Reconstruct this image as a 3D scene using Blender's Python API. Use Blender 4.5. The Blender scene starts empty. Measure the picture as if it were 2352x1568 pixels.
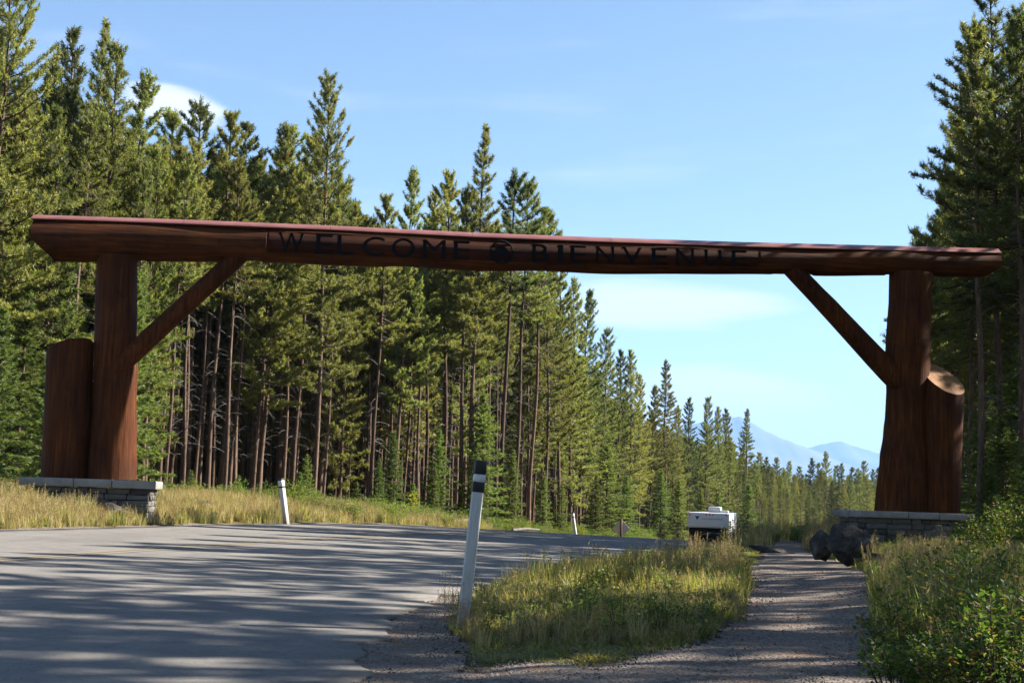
import bpy, bmesh, math, random
import numpy as np
from mathutils import Vector, Matrix

SC = bpy.context.scene
COL = SC.collection
R = math.radians

# ------------------------------------------------------------------ camera
EYE = 1.05
FPX = 3267.0            # focal length in pixels of a 2352 x 1568 picture
PITCH, ROLL = R(6.36), R(1.8)
fwd = Vector((0, math.cos(PITCH), math.sin(PITCH)))
r0 = Vector((1, 0, 0)); u0 = r0.cross(fwd)
cr = r0 * math.cos(ROLL) + u0 * math.sin(ROLL)
cu = -r0 * math.sin(ROLL) + u0 * math.cos(ROLL)
cam = bpy.data.cameras.new('camera'); camo = bpy.data.objects.new('camera', cam); COL.objects.link(camo)
camo.matrix_world = Matrix(((cr.x, cu.x, -fwd.x, 0), (cr.y, cu.y, -fwd.y, 0), (cr.z, cu.z, -fwd.z, EYE), (0, 0, 0, 1)))
cam.sensor_width = 36.0; cam.lens = 36.0 * FPX / 2352; cam.clip_start = 0.1; cam.clip_end = 60000
SC.camera = camo

def at(px, py, d):
    """world point seen at a place of the photograph, at y = d metres"""
    v = fwd * FPX + cr * (px - 1176) - cu * (py - 784)
    k = d / v.y
    return Vector((v.x * k, d, EYE + v.z * k))

def azel(px, py):
    v = (fwd * FPX + cr * (px - 1176) - cu * (py - 784)).normalized()
    return math.atan2(v.x, v.y), math.asin(v.z)

# ------------------------------------------------------------------ light
SUN_EL, SUN_ROT = 36.0, 73.0
SC.view_settings.view_transform = 'Standard'; SC.view_settings.look = 'None'
SC.view_settings.exposure = 2.08; SC.view_settings.gamma = 1.0
SC.view_settings.use_curve_mapping = False
W = bpy.data.worlds.new('World'); SC.world = W; W.use_nodes = True
nt = W.node_tree; nt.nodes.clear()
def wn(t, **k):
    n = nt.nodes.new(t)
    for a, b in k.items(): setattr(n, a, b)
    return n
def wm(op, a, b=None, c=None):
    n = wn('ShaderNodeMath', operation=op)
    for i, v in enumerate((a, b, c)):
        if v is None: continue
        if isinstance(v, (int, float)): n.inputs[i].default_value = v
        else: nt.links.new(v, n.inputs[i])
    return n.outputs[0]
sky = wn('ShaderNodeTexSky', sky_type='NISHITA', sun_disc=False)
sky.sun_elevation = R(SUN_EL); sky.sun_rotation = R(SUN_ROT)
sky.altitude = 1300; sky.air_density = 1.0; sky.dust_density = 0.35; sky.ozone_density = 1.0
geo = wn('ShaderNodeTexCoord'); sep = wn('ShaderNodeSeparateXYZ'); nt.links.new(geo.outputs['Generated'], sep.inputs[0])
AZ = wm('ARCTAN2', sep.outputs[0], sep.outputs[1]); EL = wm('ARCSINE', sep.outputs[2])
cmb = wn('ShaderNodeCombineXYZ'); nt.links.new(wm('MULTIPLY', AZ, 5.0), cmb.inputs[0]); nt.links.new(wm('MULTIPLY', EL, 34.0), cmb.inputs[1])
nz = wn('ShaderNodeTexNoise'); nz.inputs['Scale'].default_value = 1.0; nz.inputs['Detail'].default_value = 5; nz.inputs['Roughness'].default_value = 0.5
nt.links.new(cmb.outputs[0], nz.inputs['Vector'])
NZ = nz.outputs[0]
def cloud(px, py, hw, hh, amp, soft=0.9, tilt=0.0):
    a, e = azel(px, py)
    wa, we = hw / FPX, hh / FPX
    da = wm('SUBTRACT', AZ, a)
    de = wm('SUBTRACT', wm('SUBTRACT', EL, e), wm('MULTIPLY', da, tilt))
    q = wm('ADD', wm('POWER', wm('DIVIDE', da, wa), 2.0), wm('POWER', wm('DIVIDE', de, we), 2.0))
    q = wm('ADD', q, wm('MULTIPLY', wm('SUBTRACT', NZ, 0.5), 2.6))
    m = wn('ShaderNodeMapRange', interpolation_type='SMOOTHSTEP')
    nt.links.new(q, m.inputs[0]); m.inputs[1].default_value = 1.0; m.inputs[2].default_value = 1.0 - soft
    m.inputs[3].default_value = 0.0; m.inputs[4].default_value = amp
    return m.outputs[0]
masks = [cloud(405, 245, 135, 52, 0.95, 0.8, -0.10), cloud(1520, 700, 320, 66, 0.85, 0.9, 0.0),
         cloud(1640, 950, 420, 115, 1.0, 0.8, -0.02), cloud(2000, 1030, 460, 110, 0.95, 0.8, 0.0),
         cloud(700, 960, 700, 150, 0.55, 0.9, 0.0), cloud(2900, 950, 600, 120, 0.6, 0.9, 0.0)]
th = wn('ShaderNodeMapRange', interpolation_type='SMOOTHSTEP'); nt.links.new(NZ, th.inputs[0])
th.inputs[1].default_value = 0.52; th.inputs[2].default_value = 0.85; th.inputs[4].default_value = 0.30
M = th.outputs[0]
for k in masks: M = wm('MAXIMUM', M, k)
mix = wn('ShaderNodeMix', data_type='RGBA'); nt.links.new(M, mix.inputs[0]); nt.links.new(sky.outputs[0], mix.inputs[6])
mix.inputs[7].default_value = (6.1, 6.2, 6.4, 1)
bg = wn('ShaderNodeBackground'); bg.inputs[1].default_value = 0.045
nt.links.new(mix.outputs[2], bg.inputs[0])
wo = wn('ShaderNodeOutputWorld'); nt.links.new(bg.outputs[0], wo.inputs[0])

sl = bpy.data.lights.new('sun', 'SUN'); slo = bpy.data.objects.new('sun', sl); COL.objects.link(slo)
sl.energy = 5.0; sl.angle = R(0.53); sl.color = (1.0, 0.94, 0.84)
sdir = Vector((math.sin(R(SUN_ROT)) * math.cos(R(SUN_EL)), math.cos(R(SUN_ROT)) * math.cos(R(SUN_EL)), math.sin(R(SUN_EL))))
slo.rotation_euler = sdir.to_track_quat('Z', 'Y').to_euler(); slo.location = (60, 20, 60)

cy = SC.cycles
cy.max_bounces = 5; cy.diffuse_bounces = 2; cy.glossy_bounces = 2; cy.transmission_bounces = 3
cy.transparent_max_bounces = 4; cy.volume_bounces = 0; cy.use_denoising = True
cy.sample_clamp_indirect = 6.0

# ------------------------------------------------------------------ materials
def mat(name, build):
    m = bpy.data.materials.new(name); m.use_nodes = True
    t = m.node_tree; t.nodes.clear()
    o = t.nodes.new('ShaderNodeOutputMaterial')
    t.links.new(build(t), o.inputs[0])
    return m
def node(t, kind, ins=None, **k):
    n = t.nodes.new(kind)
    for a, b in k.items(): setattr(n, a, b)
    for a, b in (ins or {}).items():
        if hasattr(b, 'is_output') or isinstance(b, bpy.types.NodeSocket): t.links.new(b, n.inputs[a])
        else: n.inputs[a].default_value = b
    return n
def c4(c): return (c[0], c[1], c[2], 1)
def ramp(t, fac, stops):
    n = t.nodes.new('ShaderNodeValToRGB'); t.links.new(fac, n.inputs[0])
    e = n.color_ramp.elements
    while len(e) < len(stops): e.new(0.5)
    for i, (p, c) in enumerate(stops): e[i].position = p; e[i].color = c4(c)
    return n.outputs[0]
def mixc(t, fac, a, b, blend='MIX'):
    n = t.nodes.new('ShaderNodeMix'); n.data_type = 'RGBA'; n.blend_type = blend
    for i, v in ((0, fac), (6, a), (7, b)):
        if isinstance(v, bpy.types.NodeSocket): t.links.new(v, n.inputs[i])
        else: n.inputs[i].default_value = v if i == 0 else c4(v)
    return n.outputs[2]
def noise(t, scale, detail=4, rough=0.55, vec=None, stretch=None, coord='Object'):
    tc = t.nodes.new('ShaderNodeTexCoord'); v = vec or tc.outputs[coord]
    if stretch:
        mp = node(t, 'ShaderNodeMapping', {0: v}); mp.inputs['Scale'].default_value = stretch; v = mp.outputs[0]
    return node(t, 'ShaderNodeTexNoise', {'Vector': v, 'Scale': scale, 'Detail': detail, 'Roughness': rough}).outputs[0]
def world_pos(t): return t.nodes.new('ShaderNodeNewGeometry').outputs['Position']
def surf(t, col, rough=0.8, bump=None, bs=0.3, bd=0.02, spec=0.3, metal=0.0):
    p = t.nodes.new('ShaderNodeBsdfPrincipled')
    if isinstance(col, bpy.types.NodeSocket): t.links.new(col, p.inputs['Base Color'])
    else: p.inputs['Base Color'].default_value = c4(col)
    if isinstance(rough, bpy.types.NodeSocket): t.links.new(rough, p.inputs['Roughness'])
    else: p.inputs['Roughness'].default_value = rough
    p.inputs['Specular IOR Level'].default_value = spec; p.inputs['Metallic'].default_value = metal
    if bump is not None:
        b = node(t, 'ShaderNodeBump', {'Height': bump, 'Strength': bs, 'Distance': bd})
        t.links.new(b.outputs[0], p.inputs['Normal'])
    return p.outputs[0]

def leaf(name, stops, trans=0.45, tcol=1.5, ovar=0.3, gloss=0.35, k=1.0):
    """foliage: colour differs from leaf to leaf and a little from plant to plant; light passes through"""
    def b(t):
        g = t.nodes.new('ShaderNodeNewGeometry'); oi = t.nodes.new('ShaderNodeObjectInfo')
        c = ramp(t, g.outputs['Random Per Island'], [(p, (c[0] * k, c[1] * k, c[2] * k)) for p, c in stops])
        h = node(t, 'ShaderNodeHueSaturation', {'Color': c})
        mr = node(t, 'ShaderNodeMapRange', {0: oi.outputs['Random'], 3: 1 - ovar, 4: 1 + ovar}); t.links.new(mr.outputs[0], h.inputs['Value'])
        m2 = node(t, 'ShaderNodeMath', {0: oi.outputs['Random'], 1: 7.13}, operation='MULTIPLY'); m3 = node(t, 'ShaderNodeMath', {0: m2.outputs[0]}, operation='FRACT')
        mh = node(t, 'ShaderNodeMapRange', {0: m3.outputs[0], 3: 0.475, 4: 0.515}); t.links.new(mh.outputs[0], h.inputs['Hue'])
        d = t.nodes.new('ShaderNodeBsdfPrincipled'); t.links.new(h.outputs[0], d.inputs['Base Color'])
        d.inputs['Roughness'].default_value = 0.5; d.inputs['Specular IOR Level'].default_value = gloss
        tr = t.nodes.new('ShaderNodeBsdfTranslucent')
        tc = mixc(t, 1.0, h.outputs[0], (tcol, tcol * 1.05, tcol * 0.55), 'MULTIPLY'); t.links.new(tc, tr.inputs[0])
        ms = node(t, 'ShaderNodeMixShader', {0: trans, 1: d.outputs[0], 2: tr.outputs[0]})
        return ms.outputs[0]
    return mat(name, b)

MT = {}
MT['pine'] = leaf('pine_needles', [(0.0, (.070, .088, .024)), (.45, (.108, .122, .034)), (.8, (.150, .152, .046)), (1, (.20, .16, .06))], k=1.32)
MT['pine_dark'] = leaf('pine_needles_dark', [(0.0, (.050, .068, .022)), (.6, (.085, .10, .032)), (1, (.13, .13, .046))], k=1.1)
MT['spruce'] = leaf('spruce_needles', [(0.0, (.056, .088, .024)), (.6, (.092, .128, .033)), (1, (.145, .165, .045))], k=1.1)
MT['shrub'] = leaf('shrub_leaves', [(0.0, (.065, .115, .022)), (.6, (.11, .17, .032)), (.92, (.19, .21, .05)), (1, (.28, .22, .05))], 0.5, 1.6, .2, .25, k=0.85)
MT['broad'] = leaf('broad_leaves', [(0.0, (.060, .11, .022)), (.6, (.10, .16, .03)), (.9, (.20, .22, .045)), (1, (.33, .14, .05))], 0.45, 1.6, .25, .22, k=0.72)
MT['willow'] = leaf('willow_leaves', [(0.0, (.10, .13, .045)), (.6, (.16, .19, .06)), (1, (.26, .25, .08))], 0.45, 1.5, .2, .5, k=0.6)
MT['yellow'] = leaf('yellow_leaves', [(0.0, (.28, .26, .03)), (1, (.45, .38, .04))], 0.45, 1.5, .2, .4, k=0.6)
MT['grass'] = leaf('green_grass', [(0.0, (.095, .118, .024)), (.45, (.17, .18, .045)), (1, (.36, .31, .12))], 0.45, 1.5, .25, .3, k=0.85)
MT['gold'] = leaf('golden_grass', [(0.0, (.17, .16, .055)), (.3, (.29, .25, .11)), (.75, (.40, .33, .17)), (1, (.50, .43, .26))], 0.4, 1.25, .2, .2, k=1.05)
MT['dry'] = leaf('dry_grass', [(0.0, (.30, .21, .10)), (.6, (.45, .33, .17)), (1, (.58, .45, .26))], 0.4, 1.2, .2, .3, k=0.6)
MT['redleaf'] = leaf('red_leaves', [(0.0, (.45, .03, .03)), (1, (.6, .07, .04))], 0.35, 1.2, .1, .3, k=0.7)
MT['rust'] = leaf('rusty_needles', [(0.0, (.25, .07, .03)), (1, (.38, .13, .05))], 0.35, 1.2, .1, .3, k=0.6)

def bark(name, a, b, c):
    def f(t):
        oi = t.nodes.new('ShaderNodeObjectInfo')
        n = noise(t, 3.0, 6, .65, stretch=(3.5, 3.5, .8)); n2 = noise(t, 22, 4, .6, stretch=(1, 1, .3))
        col = ramp(t, n, [(.3, a), (.55, b), (.75, c)])
        v = node(t, 'ShaderNodeMapRange', {0: oi.outputs['Random'], 3: .7, 4: 1.3})
        col = mixc(t, 1.0, col, (1, 1, 1)); hs = node(t, 'ShaderNodeHueSaturation', {'Color': ramp(t, n, [(.3, a), (.55, b), (.75, c)]), 'Value': v.outputs[0]})
        return surf(t, hs.outputs[0], .9, n2, .6, .03, .15)
    return mat(name, f)
MT['bark'] = bark('pine_bark', (.060, .040, .029), (.115, .074, .053), (.20, .145, .112))
MT['bark_grey'] = bark('dead_grey_bark', (0.084, 0.072, 0.063), (0.156, 0.141, 0.126), (0.252, 0.234, 0.216))
MT['twig'] = mat('twig_bark', lambda t: surf(t, ramp(t, noise(t, 8), [(.3, (0.04, 0.025, 0.0175)), (.7, (0.1, 0.065, 0.045))]), .9))

def wood(name, a, b, c, scale=(7, 7, .35), rough=.75, rings=False):
    def f(t):
        n = noise(t, 2.0, 7, .62, stretch=scale); n2 = noise(t, .9, 4, .6); n3 = noise(t, 3.2, 5, .7, stretch=scale); n4 = noise(t, 5.5, 3, .5)
        col = ramp(t, n, [(.30, a), (.5, b), (.72, c)])
        col = mixc(t, .8, col, ramp(t, n2, [(.30, (.45, .42, .42)), (.5, (.95, .95, .95)), (.72, (1.5, 1.45, 1.35))]), 'MULTIPLY')
        col = mixc(t, .75, col, ramp(t, n3, [(.30, (.22, .2, .2)), (.38, (1, 1, 1))]), 'MULTIPLY')      # drying cracks
        col = mixc(t, .6, col, ramp(t, n4, [(.24, (.25, .22, .2)), (.33, (1, 1, 1))]), 'MULTIPLY')       # knots
        if rings:
            tc = t.nodes.new('ShaderNodeTexCoord'); mp = node(t, 'ShaderNodeMapping', {0: tc.outputs['Generated']}); mp.inputs['Location'].default_value = (-.48, -.52, 0)
            w = node(t, 'ShaderNodeTexWave', {'Vector': mp.outputs[0], 'Scale': 9.0, 'Distortion': 2.5, 'Detail': 3.0}, wave_type='RINGS', rings_direction='Z')
            col = mixc(t, .55, col, ramp(t, w.outputs[1], [(.2, (.55, .5, .45)), (.7, (1.15, 1.12, 1.1))]), 'MULTIPLY')
        return surf(t, col, ramp(t, n2, [(.2, (rough - .08,) * 3), (.8, (rough + .12,) * 3)]), n3, .5, .03, .12)
    return mat(name, f)
MT['log'] = wood('stained_log', (.026, .0068, .0017), (.054, .0158, .0036), (.098, .0325, .008))
MT['log_x'] = wood('stained_log_beam', (.026, .0068, .0017), (.054, .0158, .0036), (.098, .0325, .008), (.35, 7, 7))
MT['cut'] = wood('cut_log_end', (.20, .10, .045), (.27, .145, .068), (.32, .19, .10), (3, 3, 3), .75, True)
MT['letter'] = mat('letter_paint', lambda t: surf(t, ramp(t, noise(t, 6), [(.3, (.0035, .0035, .0045)), (.7, (.008, .008, .009))]), .85, spec=.1))
MT['cap'] = mat('red_metal_capping', lambda t: surf(t, ramp(t, noise(t, 2.2, 5), [(.3, (0.156, 0.051, 0.042)), (.7, (0.216, 0.084, 0.072))]), .45, noise(t, 30), .1, .01, .5))
MT['panel'] = wood('sign_panel', (.022, .0058, .0024), (.036, .0096, .0032), (.052, .0155, .0055), (.3, 8, 8), .75)
MT['concrete'] = mat('coping_concrete', lambda t: surf(t, ramp(t, noise(t, 3, 7, .7), [(.3, (0.1485, 0.1403, 0.1293)), (.55, (0.22, 0.2118, 0.198)), (.75, (0.275, 0.2667, 0.2503))]), .85, noise(t, 40, 5), .4, .01))
def stone_m(t):
    oi = t.nodes.new('ShaderNodeObjectInfo')
    b = ramp(t, oi.outputs['Random'], [(0, (.045, .043, .04)), (.35, (.085, .077, .07)), (.7, (.13, .122, .112)), (1, (.08, .06, .048))])
    n = noise(t, 9, 7, .7)
    return surf(t, mixc(t, .6, b, ramp(t, n, [(.3, (.5, .5, .5)), (.7, (1.35, 1.35, 1.35))]), 'MULTIPLY'), .9, n, .7, .04)
MT['stone'] = mat('wall_stone', stone_m)
MT['mortar'] = mat('mortar', lambda t: surf(t, ramp(t, noise(t, 14, 6), [(.3, (0.06, 0.0575, 0.055)), (.7, (0.1, 0.0975, 0.095))]), .95, noise(t, 50), .5, .01))
def boulder_m(t):
    n = noise(t, 3.2, 8, .68); n2 = noise(t, 16, 6, .7)
    c = ramp(t, n, [(.35, (.022, .020, .017)), (.5, (.044, .039, .034)), (.65, (.12, .105, .09))])
    return surf(t, mixc(t, .5, c, ramp(t, n2, [(.3, (.45,) * 3), (.7, (1.4,) * 3)]), 'MULTIPLY'), .9, n2, .9, .06)
MT['boulder'] = mat('boulder_rock', boulder_m)

def asphalt(t):
    p = world_pos(t)
    n1 = noise(t, .35, 5, .6, p); n2 = noise(t, 60, 3, .7, p); n3 = noise(t, 2.5, 6, .7, p)
    c = ramp(t, n1, [(.3, (.130, .119, .107)), (.7, (.165, .152, .137))])
    c = mixc(t, .55, c, ramp(t, n2, [(.25, (.55, .55, .55)), (.5, (1, 1, 1)), (.8, (1.45, 1.42, 1.38))]), 'MULTIPLY')
    c = mixc(t, .5, c, ramp(t, n3, [(.3, (.72, .72, .73)), (.6, (1.1, 1.1, 1.1))]), 'MULTIPLY')
    n5 = noise(t, 1.0, 5, .6, p, stretch=(1.5, .10, 1)); n6 = noise(t, .9, 7, .75, p)
    c = mixc(t, .8, c, ramp(t, n5, [(.32, (.80, .80, .81)), (.5, (1, 1, 1)), (.7, (1.10, 1.09, 1.08))]), 'MULTIPLY')      # wheel tracks along the lanes
    c = mixc(t, .8, c, ramp(t, n6, [(.485, (1, 1, 1)), (.5, (.62, .62, .63)), (.515, (1, 1, 1))]), 'MULTIPLY')               # thin cracks
    return surf(t, c, .85, n2, .5, .006, .25)
MT['asphalt'] = mat('old_asphalt', asphalt)
def paint(t):
    p = world_pos(t); n = noise(t, 9, 6, .75, p)
    return surf(t, ramp(t, n, [(.40, (.145, .128, .108)), (.6, (.22, .155, .07)), (.8, (.25, .175, .07))]), .8, noise(t, 60, 3, .7, p), .4, .005)
MT['yellow_paint'] = mat('worn_yellow_paint', paint)
def gravel(t):
    p = world_pos(t)
    n1 = noise(t, .8, 6, .65, p); v = node(t, 'ShaderNodeTexVoronoi', {'Vector': p, 'Scale': 42.0})
    n2 = noise(t, 16, 6, .75, p)
    c = ramp(t, n1, [(.3, (.13, .102, .083)), (.55, (.18, .148, .124)), (.75, (.14, .098, .070))])
    c = mixc(t, .75, c, ramp(t, v.outputs['Color'], [(.1, (.45, .44, .43)), (.5, (1, 1, 1)), (.9, (1.6, 1.56, 1.5))]), 'MULTIPLY')
    c = mixc(t, .6, c, ramp(t, n2, [(.3, (.5, .48, .46)), (.7, (1.3, 1.3, 1.3))]), 'MULTIPLY')
    c = mixc(t, ramp(t, noise(t, 1.7, 6, .7, p), [(.54, (0, 0, 0)), (.66, (.75, .75, .75))]), c, (.15, .07, .035))      # fallen needles
    h = node(t, 'ShaderNodeMath', {0: n2, 1: v.outputs['Distance']}, operation='SUBTRACT')
    return surf(t, c, .95, h.outputs[0], .9, .025, .2)
MT['gravel'] = mat('fine_gravel', gravel)
def pebble_m(t):
    oi = t.nodes.new('ShaderNodeObjectInfo')
    return surf(t, ramp(t, oi.outputs['Random'], [(0, (.06, .052, .046)), (.4, (.11, .098, .086)), (.75, (.17, .153, .136)), (1, (.24, .225, .21))]), .9, noise(t, 60), .4, .004)
MT['pebble'] = mat('pebbles', pebble_m)
def soil(t):
    p = world_pos(t)
    n1 = noise(t, .5, 6, .65, p); n2 = noise(t, 7, 7, .75, p)
    c = ramp(t, n1, [(.3, (.06, .054, .022)), (.5, (.10, .082, .038)), (.7, (.08, .072, .028))])
    c = mixc(t, .7, c, ramp(t, n2, [(.3, (.4, .4, .38)), (.7, (1.4, 1.35, 1.25))]), 'MULTIPLY')
    return surf(t, c, .95, n2, .9, .06, .1)
MT['soil'] = mat('grassy_soil', soil)
MT['mountain'] = mat('far_mountain', lambda t: surf(t, ramp(t, noise(t, .0008, 8, .65), [(.35, (.05, .065, .06)), (.55, (.10, .11, .11)), (.7, (.2, .2, .2))]), .95))
def mudded(t, c):
    tc = t.nodes.new('ShaderNodeTexCoord'); z = node(t, 'ShaderNodeSeparateXYZ', {0: tc.outputs['Object']}).outputs[2]
    h = node(t, 'ShaderNodeMath', {0: noise(t, 14, 5, .7), 1: z}, operation='SUBTRACT').outputs[0]
    return mixc(t, ramp(t, h, [(.12, (0, 0, 0)), (.5, (.75, .75, .75))]), c, (.13, .105, .08))
MT['white'] = mat('white_post_paint', lambda t: surf(t, mudded(t, mixc(t, .7, (.42, .41, .39), ramp(t, noise(t, 7, 7, .7, stretch=(3, 3, .5)), [(.3, (.62, .6, .57)), (.55, (1, 1, 1))]), 'MULTIPLY')), .6, noise(t, 20, 5, .6, stretch=(4, 4, .4)), .25, .006))
MT['black'] = mat('black_band', lambda t: surf(t, ramp(t, noise(t, 12), [(.3, (.010, .010, .011)), (.7, (.02, .02, .02))]), .6))
MT['reflector'] = mat('reflective_tape', lambda t: surf(t, ramp(t, noise(t, 22, 6, .7), [(.32, (0.21, 0.14, 0.105)), (.42, (0.434, 0.441, 0.448)), (.7, (0.504, 0.511, 0.518))]), .35, spec=.6))
MT['trailer_white'] = mat('trailer_white', lambda t: surf(t, ramp(t, noise(t, 1.2, 4), [(.3, (.50, .51, .52)), (.7, (.57, .58, .59))]), .28, spec=.5))
MT['trailer_grey'] = mat('trailer_grey', lambda t: surf(t, ramp(t, noise(t, 2, 4), [(.3, (0.216, 0.216, 0.216)), (.7, (0.264, 0.264, 0.264))]), .45))
MT['dark'] = mat('dark_rubber', lambda t: surf(t, ramp(t, noise(t, 9), [(.3, (.012, .012, .013)), (.7, (.028, .028, .028))]), .75))
MT['glass'] = mat('tinted_glass', lambda t: surf(t, ramp(t, noise(t, 2), [(.3, (.012, .014, .016)), (.7, (.022, .024, .026))]), .08, spec=.8))
MT['lamp_red'] = mat('red_lens', lambda t: surf(t, ramp(t, noise(t, 9), [(.3, (.55, .03, .025)), (.7, (.65, .05, .04))]), .2, spec=.7))
MT['decal'] = mat('navy_decal', lambda t: surf(t, ramp(t, noise(t, 9), [(.3, (.015, .018, .045)), (.7, (.025, .03, .065))]), .4))
MT['decal_grey'] = mat('faded_decal', lambda t: surf(t, ramp(t, noise(t, 9), [(.3, (.33, .35, .38)), (.7, (.42, .44, .47))]), .4))
MT['truck'] = mat('truck_paint', lambda t: surf(t, ramp(t, noise(t, 3), [(.3, (.03, .032, .036)), (.7, (.045, .047, .05))]), .3, spec=.5))
MT['sign_back'] = mat('sign_back_aluminium', lambda t: surf(t, ramp(t, noise(t, 3, 6), [(.3, (.40, .34, .28)), (.7, (.52, .45, .38))]), .55, spec=.4))
MT['wood_grey'] = mat('weathered_post', lambda t: surf(t, ramp(t, noise(t, 5, 6, .7, stretch=(2, 2, 0.2)), [(.3, (0.07, 0.0425, 0.0275)), (.7, (0.13, 0.085, 0.055))]), .85))

# ------------------------------------------------------------------ mesh helpers
def mesh(name, V, Fs, mats, midx=None, smooth=False):
    """V (n,3); Fs: list of integer arrays (k,3) or (k,4); midx: material index for each array"""
    V = np.asarray(V, np.float32).reshape(-1, 3)
    Fs = [np.asarray(f, np.int32) for f in Fs]
    me = bpy.data.meshes.new(name)
    me.vertices.add(len(V)); me.vertices.foreach_set('co', V.ravel())
    nl = sum(f.size for f in Fs); npg = sum(len(f) for f in Fs)
    me.loops.add(nl); me.loops.foreach_set('vertex_index', np.concatenate([f.ravel() for f in Fs]))
    st, tot, mi, s = [], [], [], 0
    for k, f in enumerate(Fs):
        n = f.shape[1]
        st.append(s + np.arange(len(f)) * n); tot.append(np.full(len(f), n)); s += f.size
        mi.append(np.full(len(f), midx[k] if midx else 0))
    me.polygons.add(npg)
    me.polygons.foreach_set('loop_start', np.concatenate(st).astype(np.int32))
    me.polygons.foreach_set('material_index', np.concatenate(mi).astype(np.int32))
    if smooth: me.polygons.foreach_set('use_smooth', np.ones(npg, bool))
    for m in mats: me.materials.append(MT[m])
    me.update(calc_edges=True); me.validate()
    return me

class MB:
    """collects pieces of geometry; several materials allowed"""
    def __init__(s): s.V, s.F, s.M, s.n = [], [], [], 0
    def add(s, V, F, m=0):
        V = np.asarray(V, float).reshape(-1, 3); F = np.asarray(F, int)
        s.V.append(V); s.F.append(F + s.n); s.M.append(m); s.n += len(V)
    def box(s, c, d, m=0, rot=None):
        c = np.array(c, float); h = np.array(d, float) / 2
        v = np.array([(x, y, z) for x in (-1, 1) for y in (-1, 1) for z in (-1, 1)]) * h
        if rot is not None: v = v @ np.array(rot).T
        s.add(v + c, [(0, 1, 3, 2), (4, 6, 7, 5), (0, 4, 5, 1), (2, 3, 7, 6), (0, 2, 6, 4), (1, 5, 7, 3)], m)
    def tube(s, pts, rad, n=8, m=0, caps=True):
        V, F, C = tube(pts, rad, n); s.add(V, F, m)
        if caps:
            for ring in C:
                k = np.array(ring); cen = V[k].mean(0)
                s.add(np.vstack([V[k], cen]), [(i, (i + 1) % n, n) for i in range(n)] if ring[0] else [((i + 1) % n, i, n) for i in range(n)], m)
    def mesh(s, name, mats, smooth=False):
        return mesh(name, np.vstack(s.V), s.F, mats, s.M, smooth)
    def obj(s, name, mats, parent=None, smooth=False, loc=None):
        return link(name, s.mesh(name, mats if isinstance(mats, (list, tuple)) else [mats], smooth), parent, loc)

def tube(pts, rad, n=8, phase=0.0):
    P = np.asarray(pts, float); rad = np.asarray(rad, float)
    T = np.gradient(P, axis=0); T /= np.linalg.norm(T, axis=1)[:, None] + 1e-9
    ref = np.where(np.abs(T[:, 2:3]) > .8, np.array([[1., 0, 0]]), np.array([[0, 0, 1.]]))
    ref = np.repeat(ref[:1], len(P), 0)
    A = np.cross(T, ref); A /= np.linalg.norm(A, axis=1)[:, None] + 1e-9
    B = np.cross(A, T)
    a = np.arange(n) * 2 * np.pi / n + phase
    rr = rad[:, None] if rad.ndim == 1 else rad
    V = P[:, None, :] + rr[:, :, None] * (np.cos(a)[None, :, None] * A[:, None, :] + np.sin(a)[None, :, None] * B[:, None, :])
    k = len(P)
    i = np.arange(k - 1)[:, None] * n + np.arange(n)[None, :]
    j = np.arange(k - 1)[:, None] * n + (np.arange(n)[None, :] + 1) % n
    F = np.stack([i, j, j + n, i + n], -1).reshape(-1, 4)
    return V.reshape(-1, 3), F, (list(range(n)), list(range((k - 1) * n, k * n)))

def link(name, data, parent=None, loc=None):
    o = bpy.data.objects.new(name, data); COL.objects.link(o)
    if parent: o.parent = parent
    if loc is not None: o.location = loc
    return o
def tag(o, label=None, cat=None, group=None, kind=None):
    for k, v in (('label', label), ('category', cat), ('group', group), ('kind', kind)):
        if v: o[k] = v
    return o
def thing(name, label, cat, loc=(0, 0, 0), rz=0.0, group=None):
    o = link(name, None); o.location = loc; o.rotation_euler = (0, 0, rz); o.empty_display_size = .3
    return tag(o, label, cat, group)
def copy_thing(src, loc, rz=0.0, sc=1.0, label=None, group=None):
    r = src.copy(); COL.objects.link(r); r.location = loc; r.rotation_euler = (0, 0, rz)
    r.scale = (sc, sc, sc) if isinstance(sc, (int, float)) else sc
    if label: r['label'] = label
    if group: r['group'] = group
    for ch in src.children:
        c = ch.copy(); COL.objects.link(c); c.parent = r
        for g in ch.children:
            d = g.copy(); COL.objects.link(d); d.parent = c
    return r
def sm(t): t = np.clip(t, 0, 1); return t * t * (3 - 2 * t)
def bevel(o, w, seg=2):
    m = o.modifiers.new('bevel', 'BEVEL'); m.width = w; m.segments = seg; m.limit_method = 'ANGLE'
    return o

# ------------------------------------------------------------------ lie of the land
YS = np.array([-30, 8, 13.4, 17, 21, 25, 28, 32.7, 38.5, 46, 60, 72, 87, 100, 130, 200, 400, 700.])
XR = np.array([-.3, -.9, -1.0, -.5, .4, 1.5, 2.4, 3.5, 4.8, 6.4, 9.2, 11.6, 14.8, 18.0, 26.2, 48, 124, 244])
XC = np.array([-8.4, -7.3, -6.8, -6.3, -5.6, -4.8, -4.2, -3.1, -1.5, .6, 4.7, 7.2, 10.5, 13.8, 22, 44, 120, 240])
XL = np.array([-13, -11.8, -11.2, -10.6, -9.9, -9.1, -8.4, -7.5, -6.0, -3.6, .6, 3.1, 6.4, 9.7, 17.9, 40, 116, 236])
ZY = np.array([-30, 30, 40, 47, 55, 65, 75, 87, 100, 130, 200, 400, 800.])
ZC = np.array([.12, .13, .12, .05, -.25, -.8, -1.4, -2.1, -2.6, -3.2, -4.2, -6, -9])
ZLY = np.array([-30, 46, 56, 66, 80, 120, 200, 400, 800.])
ZLV = np.array([.62, .62, .15, -.25, -.7, -1.6, -3.2, -6, -9])
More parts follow.
